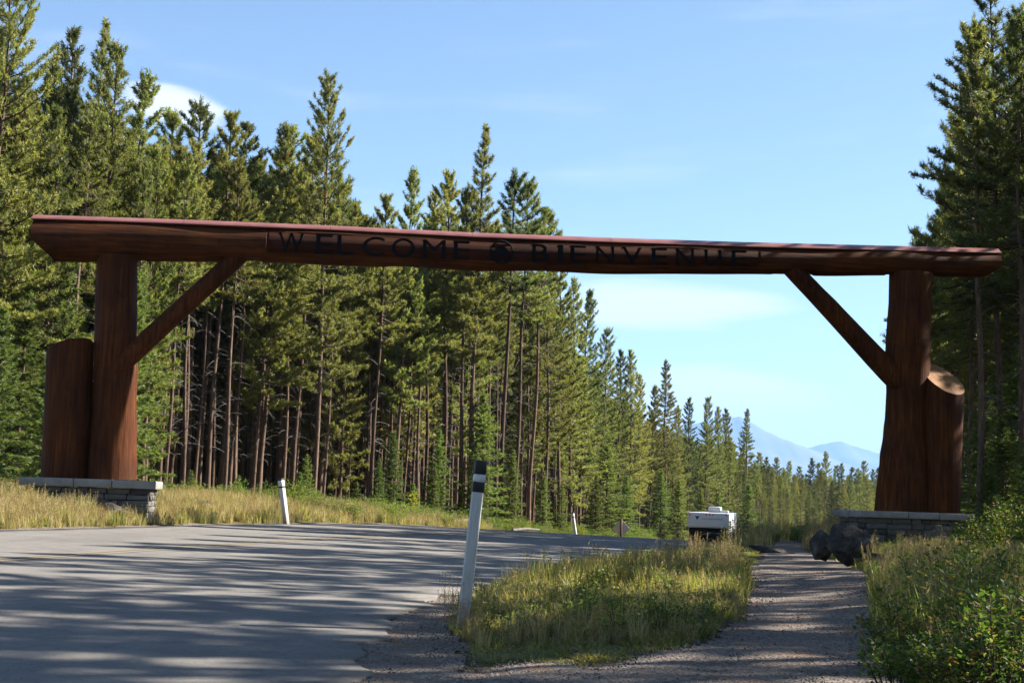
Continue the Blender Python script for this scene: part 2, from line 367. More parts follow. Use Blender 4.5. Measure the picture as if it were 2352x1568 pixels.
def yi(y, v):
    # smooth interpolation
    return (np.interp(y - 1.5, YS, v) + np.interp(y, YS, v) + np.interp(y + 1.5, YS, v)) / 3
def road_z(x, y):
    return np.interp(y, ZY, ZC) - .025 * np.clip(x - yi(y, XC), -6.5, 6.5)
def wob(x, y):
    return .5 * np.sin(x * .9 + 1.3 * np.sin(y * .55)) * np.sin(y * .7 + .8) + .3 * np.sin(x * 2.3 + y * 1.1) * np.sin(y * 2.0 - x)
def gz(x, y):
    x = np.asarray(x, float); y = np.asarray(y, float)
    xl, xr = yi(y, XL), yi(y, XR)
    zr = road_z(x, y)
    dl, dr = xl - x, x - xr
    zleft = np.interp(y, ZLY, ZLV) + .04 * wob(x, y)
    zright = np.where(y < 45, .0, np.interp(y, [45, 60, 90, 130, 400, 800], [0, -.25, -1.0, -1.8, -6, -9])) + .50 * sm((dr - 3.4) / 4.5) * np.interp(y, [10, 22], [1, .75]) + .035 * wob(x, y)
    z = zr - .035
    z = np.where(dl > 0, (zr - .035) * (1 - sm(dl / 4.2)) + zleft * sm(dl / 4.2), z)
    z = np.where(dr > 0, (zr - .035) * (1 - sm(dr / 2.0)) + zright * sm(dr / 2.0), z)
    return z
def G(x, y): return float(gz(np.array([x]), np.array([y]))[0])

PY = np.array([0, 5, 8.4, 11, 15, 21.6, 26.4, 34, 45, 60.])
PX = np.array([.9, 1.0, 1.25, 2.15, 3.2, 4.55, 5.45, 6.7, 8.9, 12.6])
PW = np.array([1.5, 1.4, 1.15, .72, .72, .95, .95, .6, .45, .35])
def path_d(x, y):     # < 0 inside the path
    return np.abs(x - np.interp(y, PY, PX)) - np.interp(y, PY, PW) + .16 * wob(x * 2.2, y * 1.7)
def gravel_d(x, y):
    d = path_d(x, y)
    sh = (x - yi(y, XR)) - np.interp(y, [0, 9, 12, 15, 20, 30, 60], [.9, .8, .55, .45, .4, .35, .3]) + .14 * wob(x * 2, y * 1.3)
    near = (y - 9.5) + .8 * wob(x * 1.5, y * 1.1 + 2) + .25 * np.sin(x * 6 + y * 3) + np.where(x > 2.4, 3.0 * (x - 2.4), 0)
    return np.minimum(np.minimum(d, sh), near)

xs = np.unique(np.round(np.concatenate([np.linspace(-14, 14, 141), np.linspace(-60, 60, 121), np.linspace(-300, 300, 61), np.array([-9000, -3000, -1500, -700, 700, 1500, 3000, 7000, 14000])]), 3))
ysg = np.unique(np.round(np.concatenate([np.linspace(-6, 60, 265), np.linspace(60, 140, 81), np.linspace(140, 500, 61), np.linspace(-60, -6, 19), np.array([-1500, -500, -150, 700, 1000, 2000, 4000, 9000, 22000])]), 3))
gx, gy = np.meshgrid(xs, ysg)
gzv = gz(gx, np.clip(gy, -30, 800))
nx, ny = len(xs), len(ysg)
q = (np.arange(ny - 1)[:, None] * nx + np.arange(nx - 1)[None, :]).ravel()
tag(link('ground', mesh('ground', np.stack([gx, gy, gzv], -1), [np.stack([q, q + 1, q + nx + 1, q + nx], -1)], ['soil'], smooth=True)), 'grassy soil of the verges and forest floor', None, None, 'structure')

# road: pavement with a small broken edge
yr = np.concatenate([np.arange(-25, 5, .4), np.arange(5, 30, .12), np.arange(30, 60, .4), np.arange(60, 240, 1.5)])
tt = np.linspace(0, 1, 25)
rg = np.random.default_rng(5)
L_ = yi(yr, XL) + .05 * np.sin(yr * 3.1) ; Rr = yi(yr, XR) + .07 * np.sin(yr * 2.3) + .05 * np.sin(yr * 5.7 + 1) + rg.normal(0, .011, len(yr)) * (yr < 30)
rx = L_[:, None] * (1 - tt) + Rr[:, None] * tt
ry = np.repeat(yr[:, None], 25, 1)
rz = road_z(rx, ry)
V = np.stack([rx, ry, rz], -1)
skl = V[:, :1].copy(); skl[..., 2] -= .09; skr = V[:, -1:].copy(); skr[..., 2] -= .09
V = np.concatenate([skl, V, skr], 1); m_ = V.shape[1]
q = (np.arange(len(yr) - 1)[:, None] * m_ + np.arange(m_ - 1)[None, :]).ravel()
tag(link('road', mesh('road', V, [np.stack([q, q + 1, q + m_ + 1, q + m_], -1)], ['asphalt'])), 'worn grey asphalt road curving right through the gateway', None, None, 'structure')
def strip(off, w, y0, y1, step=.4):
    y = np.arange(y0, y1, step); a = yi(y, XC) + off
    X = np.stack([a - w / 2, a + w / 2], 1); Y = np.stack([y, y], 1)
    V = np.stack([X, Y, road_z(X, Y) + .005], -1)
    q = np.arange(len(y) - 1) * 2
    return mesh('line_marking', V, [np.stack([q, q + 1, q + 3, q + 2], -1)], ['yellow_paint'])
for off in (-.11, .11):
    tag(link('line_marking', strip(off, .10, -20, 230)), 'faded yellow centre line painted along the road', None, None, 'structure')

# gravel path and shoulder
cs = .09
ax = np.arange(-1.6, 13.5, cs); ay = np.arange(3, 58, cs * 1.5)
X, Y = np.meshgrid(ax, ay)
D = gravel_d(X, Y)
keep = (D < 0) & (X > yi(Y, XR) - .12)
ids = -np.ones(X.shape, int)
kq = keep[:-1, :-1] & keep[1:, :-1] & keep[:-1, 1:] & keep[1:, 1:]
use = np.zeros(X.shape, bool)
use[:-1, :-1] |= kq; use[1:, :-1] |= kq; use[:-1, 1:] |= kq; use[1:, 1:] |= kq
ids[use] = np.arange(use.sum())
Z = gz(X, Y) + .012 + .012 * np.clip(-D / .4, 0, 1) + .006 * np.sin(X * 9 + Y * 4) * np.sin(Y * 7)
Z = np.where(X < yi(Y, XR) + .1, np.minimum(Z, road_z(X, Y) - .012), Z)
F = np.stack([ids[:-1, :-1][kq], ids[:-1, 1:][kq], ids[1:, 1:][kq], ids[1:, :-1][kq]], -1)
tag(link('path', mesh('path', np.stack([X[use], Y[use], Z[use]], -1), [F], ['gravel'], smooth=True)), 'gravel shoulder and footpath beside the road', None, None, 'structure')

# pale gravel shoulder on the far side of the road
ys_ = np.arange(10, 64, .25); oo = np.linspace(0, 1, 7)
w_l = .55 + .25 * np.sin(ys_ * 1.3) * np.sin(ys_ * .37 + 1) + .12 * np.sin(ys_ * 3.7)
X = (yi(ys_, XL) + .08)[:, None] - w_l[:, None] * oo; Y = np.repeat(ys_[:, None], 7, 1)
Z = gz(X, Y) + .014; q = (np.arange(len(ys_) - 1)[:, None] * 7 + np.arange(6)[None]).ravel()
Z = np.minimum(Z, np.where(X > yi(Y, XL) - .02, road_z(X, Y) - .012, 9))
tag(link('road_shoulder', mesh('road_shoulder', np.stack([X, Y, Z], -1), [np.stack([q, q + 7, q + 8, q + 1], -1)], ['gravel'], smooth=True)), 'narrow gravel shoulder along the grassy bank', None, None, 'structure')

# ------------------------------------------------------------------ scattering of what nobody counts
def source_collection(name, meshes):
    c = bpy.data.collections.new(name)
    for i, m in enumerate(meshes): c.objects.link(bpy.data.objects.new('%s_%02d' % (name, i), m))
    return c
def scatter(name, pts, rot, scl, idx, coll, label):
    me = bpy.data.meshes.new(name)
    pts = np.asarray(pts, np.float32); me.vertices.add(len(pts)); me.vertices.foreach_set('co', pts.ravel())
    a = me.attributes.new('turn', 'FLOAT_VECTOR', 'POINT'); a.data.foreach_set('vector', np.asarray(rot, np.float32).ravel())
    a = me.attributes.new('size', 'FLOAT_VECTOR', 'POINT'); a.data.foreach_set('vector', np.asarray(scl, np.float32).ravel())
    a = me.attributes.new('pick', 'INT', 'POINT'); a.data.foreach_set('value', np.asarray(idx, np.int32))
    g = bpy.data.node_groups.new(name, 'GeometryNodeTree')
    g.interface.new_socket('Geometry', in_out='INPUT', socket_type='NodeSocketGeometry')
    g.interface.new_socket('Geometry', in_out='OUTPUT', socket_type='NodeSocketGeometry')
    N = g.nodes; gi = N.new('NodeGroupInput'); go = N.new('NodeGroupOutput')
    ci = N.new('GeometryNodeCollectionInfo'); ci.inputs[0].default_value = coll; ci.inputs[1].default_value = True; ci.inputs[2].default_value = True
    ip = N.new('GeometryNodeInstanceOnPoints'); ip.inputs['Pick Instance'].default_value = True
    def na(nm, ty):
        n = N.new('GeometryNodeInputNamedAttribute'); n.data_type = ty; n.inputs[0].default_value = nm
        return [s for s in n.outputs if s.enabled][0]
    g.links.new(gi.outputs[0], ip.inputs['Points']); g.links.new(ci.outputs[0], ip.inputs['Instance'])
    g.links.new(na('pick', 'INT'), ip.inputs['Instance Index'])
    er = N.new('FunctionNodeEulerToRotation'); g.links.new(na('turn', 'FLOAT_VECTOR'), er.inputs[0]); g.links.new(er.outputs[0], ip.inputs['Rotation'])
    g.links.new(na('size', 'FLOAT_VECTOR'), ip.inputs['Scale']); g.links.new(ip.outputs[0], go.inputs[0])
    o = link(name, me); md = o.modifiers.new('scatter', 'NODES'); md.node_group = g
    return tag(o, label, None, None, 'stuff')
def scatter_at(name, x, y, coll, n, label, rng, smin=.7, smax=1.2, dz=-.01, tilt=.08, zs=None):
    k = len(x); s = rng.uniform(smin, smax, k)
    rot = np.stack([rng.normal(0, tilt, k), rng.normal(0, tilt, k), rng.uniform(0, 6.28, k)], -1)
    sc = np.stack([s, s, s * (zs if zs is not None else 1)], -1)
    return scatter(name, np.stack([x, y, gz(x, y) + dz], -1), rot, sc, rng.integers(0, n, k), coll, label)

# ------------------------------------------------------------------ plants
def blades_from(c, d, ln, wd, rng):
    """one triangle blade for each row: centre c, direction d, length, width"""
    n = len(c)
    s = np.cross(d, rng.normal(size=(n, 3))); s /= np.linalg.norm(s, axis=1)[:, None] + 1e-9
    V = np.stack([c - s * wd[:, None] / 2, c + s * wd[:, None] / 2, c + d * ln[:, None]], 1).reshape(-1, 3)
    return V, np.arange(3 * n).reshape(-1, 3)
def nrm(a): return a / (np.linalg.norm(a, axis=-1, keepdims=True) + 1e-9)

def limb_tubes(S, E, sag, r, n=3, k=4):
    """many thin bent tubes at once: S start, E end, sag vector"""
    m = len(S); t = np.linspace(0, 1, k)
    P = S[:, None, :] * (1 - t)[None, :, None] + E[:, None, :] * t[None, :, None] + sag[:, None, :] * (4 * t * (1 - t))[None, :, None]
    T = nrm(E - S); A = nrm(np.cross(T, np.array([0.3, .2, 1.])[None])); B = np.cross(A, T)
    a = np.arange(n) * 2 * np.pi / n
    rad = r[:, None] * (1 - .8 * t)[None, :]
    V = P[:, :, None, :] + rad[:, :, None, None] * (np.cos(a)[None, None, :, None] * A[:, None, None, :] + np.sin(a)[None, None, :, None] * B[:, None, None, :])
    base = (np.arange(m) * k * n)[:, None, None]
    i = base + np.arange(k - 1)[None, :, None] * n + np.arange(n)[None, None, :]
    j = base + np.arange(k - 1)[None, :, None] * n + (np.arange(n)[None, None, :] + 1) % n
    return V.reshape(-1, 3), np.stack([i, j, j + n, i + n], -1).reshape(-1, 4), P

def pine(seed, H, cs, Rc, needles='pine', nb=17, bl=.17, bw=.036, tpm=8.0, dead=60, lean=.15, top=.62, twigs=2.3):
    """lodgepole pine: tall tapered trunk, dead snags below, tufted crown above. Returns three meshes"""
    g = np.random.default_rng(seed)
    zt = np.linspace(-.15, H, 16)
    ph = g.uniform(0, 6.28, 4)
    sway = lambda z: np.stack([lean * np.sin(z / H * 2.4 + ph[0]) - lean * np.sin(ph[0]) + .05 * np.sin(z * .7 + ph[1]), lean * np.sin(z / H * 2.1 + ph[2]) - lean * np.sin(ph[2]) + .05 * np.sin(z * .6 + ph[3]), z], -1)
    rt = .0060 * H * (1 - zt / H) ** .7 + .012; rt[0] *= 1.25
    tb = MB(); tb.tube(sway(zt), rt, 9)
    trunk = tb.mesh('pine_trunk', ['bark'], True)
    hs, az = [], []
    z = cs * H
    while z < H - .25:
        k = g.integers(3, 6); a0 = g.uniform(0, 6.28)
        for i in range(k): hs.append(z + g.uniform(-.12, .12)); az.append(a0 + i * 6.28 / k + g.uniform(-.35, .35))
        z += g.uniform(.28, .46)
    hs, az = np.array(hs), np.array(az)
    t = np.clip((hs - cs * H) / (H - cs * H), 0, 1)
    Lb = 1.12 * Rc * np.minimum(1, .5 + t / .25) * ((1 - t) ** top + .07) * g.uniform(.55, 1.25, len(t))
    gap = g.uniform(0, 6.28); Lb *= 1 + .18 * np.cos(az - gap)
    el = np.radians(-8 + 58 * t + g.normal(0, 9, len(t)))
    S = sway(hs); dr = np.stack([np.cos(az) * np.cos(el), np.sin(az) * np.cos(el), np.sin(el)], -1)
    E = S + dr * Lb[:, None]; sag = np.zeros_like(S); sag[:, 2] = -.10 * Lb
    E[:, 2] += .10 * Lb
    Vb, Fb, P = limb_tubes(S, E, sag, .012 + .012 * Lb)
    mb = MB(); mb.add(Vb, Fb, 1)
    C, DD = [], []
    for i in range(len(hs)):
        m = max(3, int(Lb[i] * tpm * twigs * .75 + 2.5))
        f = np.concatenate([[1.0], g.uniform(.22, 1, m - 1) ** .75])
        p = S[i] * (1 - f)[:, None] + E[i] * f[:, None] + sag[i] * (4 * f * (1 - f))[:, None]
        side = np.array([-np.sin(az[i]), np.cos(az[i]), 0])
        lat = g.uniform(-1, 1, m) * .34 * Lb[i] * (1.15 - f) * (np.arange(m) > 0)
        p = p + side * lat[:, None]; p[:, 2] += np.abs(g.normal(0, .07, m)) + np.abs(lat) * .15
        dd = nrm(dr[i] * .7 + side * (np.sign(lat) * .5)[:, None] + np.array([0, 0, .55]) + g.normal(0, .25, (m, 3)))
        C.append(p); DD.append(dd)
    lead = np.stack([np.zeros(5), np.zeros(5), np.linspace(H - .7, H + .05, 5)], -1); lead[:, :2] = sway(lead[:, 2])[:, :2]
    C.append(lead); DD.append(np.repeat([[0, 0, 1.]], 5, 0))
    C = np.vstack(C); DD = np.vstack(DD)
    cc = np.repeat(C, nb, 0); dd = np.repeat(DD, nb, 0)
    back = g.uniform(-.16, .05, len(cc))
    cc = cc + dd * back[:, None] + g.normal(0, .022, cc.shape)
    d = nrm(dd * .75 + g.normal(0, .62, cc.shape))
    V, F = blades_from(cc, d, bl * g.uniform(.65, 1.25, len(cc)), bw * g.uniform(.7, 1.3, len(cc)), g)
    mb.add(V, F, 0)
    crown = mb.mesh('pine_crown', [needles, 'twig'])
    # dead snags on the lower trunk
    k = dead; h = g.uniform(.12, cs + .12, k) ** .85 * H; h = np.clip(h, 1.0, (cs + .15) * H); a = g.uniform(0, 6.28, k)
    ln = g.uniform(.25, 1.15, k); e = np.radians(g.normal(-6, 18, k))
    S = sway(h); E = S + np.stack([np.cos(a) * np.cos(e), np.sin(a) * np.cos(e), np.sin(e)], -1) * ln[:, None]
    sg = np.zeros_like(S); sg[:, 2] = .10 * ln
    V, F, _ = limb_tubes(S, E, sg, np.full(k, .016))
    db = MB(); db.add(V, F)
    return trunk, crown, db.mesh('pine_dead_branches', ['bark_grey'])

def spruce(seed, H, Rc, nb=10, bl=.15, bw=.028, needles='spruce', base=.04):
    g = np.random.default_rng(seed)
    zt = np.linspace(-.1, H, 10); tb = MB()
    tb.tube(np.stack([.02 * H * np.sin(zt * .5) * .3, 0 * zt, zt], -1), .011 * H * (1 - zt / H) ** .8 + .01, 8)
    trunk = tb.mesh('spruce_trunk', ['bark'], True)
    hs, az = [], []; z = base * H
    st = max(.14, H * .035)
    while z < H - .08:
        k = g.integers(5, 8); a0 = g.uniform(0, 6.28)
        for i in range(k): hs.append(z + g.uniform(-.3, .3) * st); az.append(a0 + i * 6.28 / k + g.uniform(-.3, .3))
        z += st * g.uniform(.8, 1.2)
    hs, az = np.clip(np.array(hs), .03, H), np.array(az)
    t = hs / H
    Lb = Rc * ((1 - t) ** .85 + .03) * g.uniform(.65, 1.2, len(t))
    el = np.radians(-14 + 50 * t ** 1.5 + g.normal(0, 6, len(t)))
    S = np.stack([0 * hs, 0 * hs, hs], -1); dr = np.stack([np.cos(az) * np.cos(el), np.sin(az) * np.cos(el), np.sin(el)], -1)
    E = S + dr * Lb[:, None]; sag = np.zeros_like(S); sag[:, 2] = -.06 * Lb; E[:, 2] += .06 * Lb
    Vb, Fb, _ = limb_tubes(S, E, sag, .008 + .008 * Lb)
    mb = MB(); mb.add(Vb, Fb, 1)
    C, DD = [], []
    for i in range(len(hs)):
        m = max(4, int(Lb[i] * 15 + 3)); f = np.concatenate([[1.0], g.uniform(.12, 1, m - 1)])
        p = S[i] * (1 - f)[:, None] + E[i] * f[:, None] + sag[i] * (4 * f * (1 - f))[:, None]
        side = np.array([-np.sin(az[i]), np.cos(az[i]), 0])
        lat = g.uniform(-1, 1, m) * .42 * Lb[i] * (1.1 - f); p = p + side * lat[:, None]; p[:, 2] -= np.abs(lat) * .18
        dd = nrm(dr[i] + side * (np.sign(lat) * .7)[:, None] + g.normal(0, .15, (m, 3))); C.append(p); DD.append(dd)
    C.append(np.array([[0, 0, H - .05], [0, 0, H - .15]])); DD.append(np.array([[0, 0, 1.], [0, 0, 1.]]))
    C = np.vstack(C); DD = np.vstack(DD)
    cc = np.repeat(C, nb, 0); dd = np.repeat(DD, nb, 0); cc = cc - dd * g.uniform(-.03, .13, len(cc))[:, None] + g.normal(0, .015, cc.shape)
    d = nrm(dd * .9 + g.normal(0, .5, cc.shape) * np.array([1, 1, .6]))
    V, F = blades_from(cc, d, bl * g.uniform(.6, 1.2, len(cc)), bw * g.uniform(.7, 1.3, len(cc)), g)
    mb.add(V, F, 0)
    return trunk, mb.mesh('spruce_crown', [needles, 'twig'])

def leaves_at(C, D, ln, wd, g, fold=.25):
    """folded diamond leaves: two triangles each"""
    n = len(C); s = nrm(np.cross(D, g.normal(0, .5, (n, 3)) + np.array([0, 0, 1.])))
    up = np.cross(s, D)
    a = C; b = C + D * ln[:, None]; m = C + D * (ln * .48)[:, None] + up * (ln * fold * .5)[:, None]
    l = m + s * wd[:, None] / 2; r = m - s * wd[:, None] / 2
    c0 = C + D * (ln * .5)[:, None]
    V = np.stack([a, l, b, r], 1).reshape(-1, 3); k = np.arange(n)[:, None] * 4
    return V, np.concatenate([k + np.array([[0, 2, 1]]), k + np.array([[0, 3, 2]])], 0)

def shrub(seed, H, spread, stems, leaf_n, ln, wd, leafm='shrub', twig=True, red=0.0):
    g = np.random.default_rng(seed)
    a = g.uniform(0, 6.28, stems); rr = spread * np.sqrt(g.uniform(0, 1, stems)); hh = H * g.uniform(.5, 1.08, stems) * (1 - .35 * (rr / spread) ** 2)
    S = np.stack([.35 * rr * np.cos(a), .35 * rr * np.sin(a), 0 * a - .03], -1)
    E = np.stack([rr * np.cos(a), rr * np.sin(a), hh], -1); sag = np.zeros_like(S); sag[:, 2] = .08 * hh
    V, F, _ = limb_tubes(S, E, sag, np.full(stems, .006) + .003 * H, 3, 5)
    sb = MB(); sb.add(V, F)
    fs = g.uniform(.22, 1.0, (stems, leaf_n)) ** .8
    C = S[:, None] * (1 - fs)[..., None] + E[:, None] * fs[..., None] + sag[:, None] * (4 * fs * (1 - fs))[..., None]
    ang = g.uniform(0, 6.28, fs.shape); D = np.stack([np.cos(ang), np.sin(ang), g.uniform(-.15, .9, fs.shape)], -1)
    off = g.uniform(0, 1, fs.shape)[..., None] * D * np.array([1, 1, .6]) * (.10 * H + .25 * spread * (1.05 - fs[..., None]))
    C = (C + off).reshape(-1, 3); D = nrm(D.reshape(-1, 3) + g.normal(0, .2, (C.shape)))
    n = len(C); V, F = leaves_at(C, D, ln * g.uniform(.6, 1.2, n), wd * g.uniform(.7, 1.2, n), g)
    fb = MB(); k = len(F) // 2
    isr = np.repeat(np.arange(k)[None, :], 2, 0).ravel() % 1000 < red * 1000
    fb.add(V, F[~isr], 0)
    if isr.any(): fb.F.append(F[isr]); fb.M.append(1)
    return sb.mesh('stems', ['twig'], True), fb.mesh('foliage', [leafm, 'redleaf'])

def grass_clump(seed, n, H, spread, mats, head=0.0, w=.008, bend=.35):
    g = np.random.default_rng(seed)
    a = g.uniform(0, 6.28, n); rr = spread * np.sqrt(g.uniform(0, 1, n)); b = np.stack([rr * np.cos(a), rr * np.sin(a), 0 * a], -1)
    a2 = a + g.normal(0, .9, n); h = H * g.uniform(.45, 1.1, n); bd = bend * h * g.uniform(.15, 1.0, n)
    dv = np.stack([np.cos(a2), np.sin(a2), 0 * a2], -1); sd = np.stack([-np.sin(a2 + g.normal(0, .8, n)), np.cos(a2), 0 * a2], -1); sd = nrm(sd)
    m = b + dv * (bd * .3)[:, None]; m[:, 2] = h * .55
    t = b + dv * bd[:, None]; t[:, 2] = h
    ww = w * g.uniform(.7, 1.4, n)[:, None] / 2
    V = np.stack([b - sd * ww, b + sd * ww, m - sd * ww * .8, m + sd * ww * .8, t], 1).reshape(-1, 3)
    k = np.arange(n)[:, None] * 5
    mb = MB(); mb.V.append(V); mb.n = len(V)
    mb.F += [k + np.array([[0, 1, 3, 2]]), k + np.array([[2, 3, 4]])]; mb.M += [0, 0]
    if head > 0:
        q = np.where(g.uniform(0, 1, n) < head)[0]
        nn = 14; C = np.repeat(t[q], nn, 0); f = np.tile(np.linspace(-.22, .05, nn), len(q)) * np.repeat(h[q], nn)
        C[:, 2] += f; D = nrm(g.normal(0, .6, C.shape) + np.array([0, 0, .8]))
        V2, F2 = blades_from(C, D, np.full(len(C), .05) * g.uniform(.5, 1.2, len(C)), np.full(len(C), .012), g)
        mb.add(V2, F2, 1)
    return mb.mesh('grass_blades', mats)

def proj(p):
    v = Vector(p) - Vector((0, 0, EYE)); d = v.dot(fwd)
    return 1176 + FPX * v.dot(cr) / d, 784 - FPX * v.dot(cu) / d

# ------------------------------------------------------------------ mountains
def mountain(name, prof, d, depth, seed, label):
    g = np.random.default_rng(seed)
    pr = [at(px, py, d) for px, py in prof]
    X0 = np.array([p.x for p in pr]); Z0 = np.array([p.z for p in pr])
    x = np.linspace(X0[0], X0[-1], 150); v = np.linspace(-1, 1, 41)
    rz_ = np.interp(x, X0, Z0)
    XX, VV = np.meshgrid(x, v)
    ph = g.uniform(0, 6.28, 8)
    sh = np.clip(1 - np.abs(VV), 0, 1) ** 1.15
    rough = sum(np.sin(XX * (.002 * 1.7 ** k) + ph[k] + VV * (3 + 2 * k)) * .018 / 1.3 ** k for k in range(6))
    ZZ = -9 + (rz_[None, :] + 9) * np.clip(sh + rough * 1.4 * np.abs(VV) * sh * 2, 0, 1.2)
    ZZ += (np.sin(XX * .017 + ph[6]) + np.sin(XX * .037 + ph[7])) * 3.5 * sh
    YY = d + VV * depth + 600 * np.sin(XX * .0013 + ph[1]) * (1 - np.abs(VV)) * .5
    ZZ[0] = -12; ZZ[-1] = -12
    n, k = len(x), len(v)
    q = (np.arange(k - 1)[:, None] * n + np.arange(n - 1)[None, :]).ravel()
    o = link(name, mesh(name, np.stack([XX, YY, ZZ], -1), [np.stack([q, q + 1, q + n + 1, q + n], -1)], ['mountain'], smooth=True))
    return tag(o, label, None, None, 'structure')
mountain('mountain', [(1150, 1130), (1350, 1060), (1500, 1000), (1600, 972), (1650, 962), (1690, 960), (1735, 986), (1790, 1012), (1850, 1031), (1900, 1050), (2000, 1085), (2150, 1140)], 15000, 2600, 3, 'pale blue mountain shoulder sloping down behind the far trees')
mountain('mountain', [(1700, 1100), (1780, 1055), (1850, 1032), (1895, 1018), (1940, 1011), (1980, 1024), (2020, 1036), (2100, 1046), (2200, 1020), (2330, 1000), (2500, 1060), (2700, 1150)], 18000, 2700, 9, 'pale blue rounded peak beside the right pillar')

# ------------------------------------------------------------------ the gateway
PL, PR = at(255, 1098, 34.0), at(2075, 1172, 37.0)
YAW = math.atan2(PR.y - PL.y, PR.x - PL.x)
GO = Vector(((PL.x + PR.x) / 2, (PL.y + PR.y) / 2, 0))
ex = Vector((math.cos(YAW), math.sin(YAW), 0)); ey = Vector((-math.sin(YAW), math.cos(YAW), 0))
def gp(px, py, off=0.0):
    """place of the photograph -> (x, z) on the gateway's own upright plane, off metres behind its axis"""
    v = fwd * FPX + cr * (px - 1176) - cu * (py - 784)
    o = Vector((0, 0, EYE)); c = GO + ey * off
    k = (c - o).dot(ey) / v.dot(ey)
    p = o + v * k
    return (p - GO).dot(ex), p.z
gate = thing('log_gateway', 'massive reddish brown log gateway with carved lettering spanning the road', 'gateway', (GO.x, GO.y, 0), YAW)

def log_surface(pts, rad, seed, n=30, k=60, bump=.03, knots=5, grow=None):
    """round log with swellings, long hollows and knots"""
    g = np.random.default_rng(seed)
    P0, P1 = np.array(pts[0], float), np.array(pts[-1], float)
    t = np.linspace(0, 1, k)
    P = P0[None] * (1 - t)[:, None] + P1[None] * t[:, None]
    r = np.interp(t, np.linspace(0, 1, len(rad)), rad)
    Ln = np.linalg.norm(P1 - P0); a = np.arange(n) * 2 * np.pi / n
    A, T = np.meshgrid(a, t * Ln)
    m = np.zeros_like(A)
    for q in range(7):
        m += bump * .5 * np.sin(A * g.integers(1, 4) + T * g.uniform(.3, 1.8) + g.uniform(0, 6.28)) / (1 + q * .35)
    for q in range(knots):
        ka, kt = g.uniform(0, 6.28), g.uniform(.08, .92) * Ln
        da = np.angle(np.exp(1j * (A - ka))); m += bump * g.uniform(.8, 1.7) * np.exp(-(da / .35) ** 2 - ((T - kt) / .22) ** 2)
    return P, r[:, None] * (1 + m), n
def log_obj(name, pts, rad, seed, parent, matn='log', endm='log', n=30, k=60, bump=.03, knots=5, edit=None, label=None):
    P, rr, n = log_surface(pts, rad, seed, n, k, bump, knots)
    V, F, C = tube(P, rr, n)
    if edit: V = edit(V)
    mb = MB(); mb.add(V, F, 0)
    for q, ring in enumerate(C):
        kk = V[np.array(ring)]; cen = kk.mean(0)
        idx = [(i, (i + 1) % n, n) for i in range(n)] if q else [((i + 1) % n, i, n) for i in range(n)]
        mb.add(np.vstack([kk, cen]), idx, 1)
    o = mb.obj(name, [matn, endm], parent, True)
    me = o.data
    sharp = np.array([p.material_index == 1 for p in me.polygons])
    me.polygons.foreach_set('use_smooth', ~sharp)
    if label: o['label'] = label
    return o

# beam: profile read along its length (px, top, bottom)
BP = [(78, 506, 601), (350, 515, 600), (600, 523, 600), (900, 538, 612), (1170, 551, 621), (1500, 562, 628), (1780, 571, 630), (2050, 577, 632), (2288, 583, 637)]
bx_ = np.array([gp(a, (b + c) / 2)[0] for a, b, c in BP])
bzt = np.array([gp(a, b)[1] for a, b, c in BP]); bzb = np.array([gp(a, c)[1] for a, b, c in BP])
bzc, brd = (bzt + bzb) / 2, (bzt - bzb) / 2 * 1.04
XA, XB = bx_[0], bx_[-1]
zoneL, zoneR = gp(612, 560)[0], gp(1738, 600)[0]
joints = [gp(272, 590)[0], gp(540, 600)[0], gp(1822, 628)[0], gp(2092, 632)[0]]
jw = [.62, .58, .52, .66]
kx = np.unique(np.concatenate([np.linspace(XA, XB, 260), [zoneL - .001, zoneL + .02, zoneR - .02, zoneR + .001]]))
nA = 44; aa = np.arange(nA) * 2 * np.pi / nA
g = np.random.default_rng(12)
TT, AA = np.meshgrid(kx, aa, indexing='ij')
zc_, rd_ = np.interp(kx, bx_, bzc), np.interp(kx, bx_, brd)
mm = np.zeros_like(TT)
for q_ in range(8): mm += .017 * np.sin(AA * g.integers(1, 4) + TT * g.uniform(.5, 2.2) + g.uniform(0, 6.28))
Yb = rd_[:, None] * (1 + mm) * np.cos(AA); Zb = rd_[:, None] * (1 + mm) * np.sin(AA)
inz = ((kx > zoneL) & (kx < zoneR))[:, None]
Yb = np.where(inz, np.maximum(Yb, -.80 * rd_[:, None]), Yb)
Zb = np.minimum(Zb, .90 * rd_[:, None])
lo = -1.2 * rd_
for jx, w_ in zip(joints, jw):
    q_ = np.clip((np.abs(kx - jx) - w_) / .16, 0, 1); lo = np.maximum(lo, -.86 * rd_ * (1 - q_) + -1.2 * rd_ * q_)
Zb = np.maximum(Zb, lo[:, None])
Xb = TT.copy()
Xb = np.maximum(Xb, XA + np.clip(-.02 - Zb, 0, 1) * 1.15 - .02 * np.sin(AA * 3))
Xb = np.minimum(Xb, XB - np.clip(-.06 - Zb, 0, 1) * 1.35)
Vb = np.stack([Xb, Yb, Zb + zc_[:, None]], -1).reshape(-1, 3); K = len(kx)
i_ = np.arange(K - 1)[:, None] * nA + np.arange(nA)[None]; j_ = np.arange(K - 1)[:, None] * nA + (np.arange(nA)[None] + 1) % nA
mb = MB(); mb.add(Vb, np.stack([i_, i_ + nA, j_ + nA, j_], -1).reshape(-1, 4), 0)
for q_, row in enumerate((0, K - 1)):
    kk = Vb[row * nA:(row + 1) * nA]; mb.add(np.vstack([kk, kk.mean(0)]), [((i, (i + 1) % nA, nA) if q_ == 0 else ((i + 1) % nA, i, nA)) for i in range(nA)], 1)
beam = mb.obj('beam', ['log_x', 'log_x'], gate, True)
beam['label'] = 'long tapering log laid across both pillars'
md = beam.modifiers.new('split', 'EDGE_SPLIT'); md.split_angle = R(38)
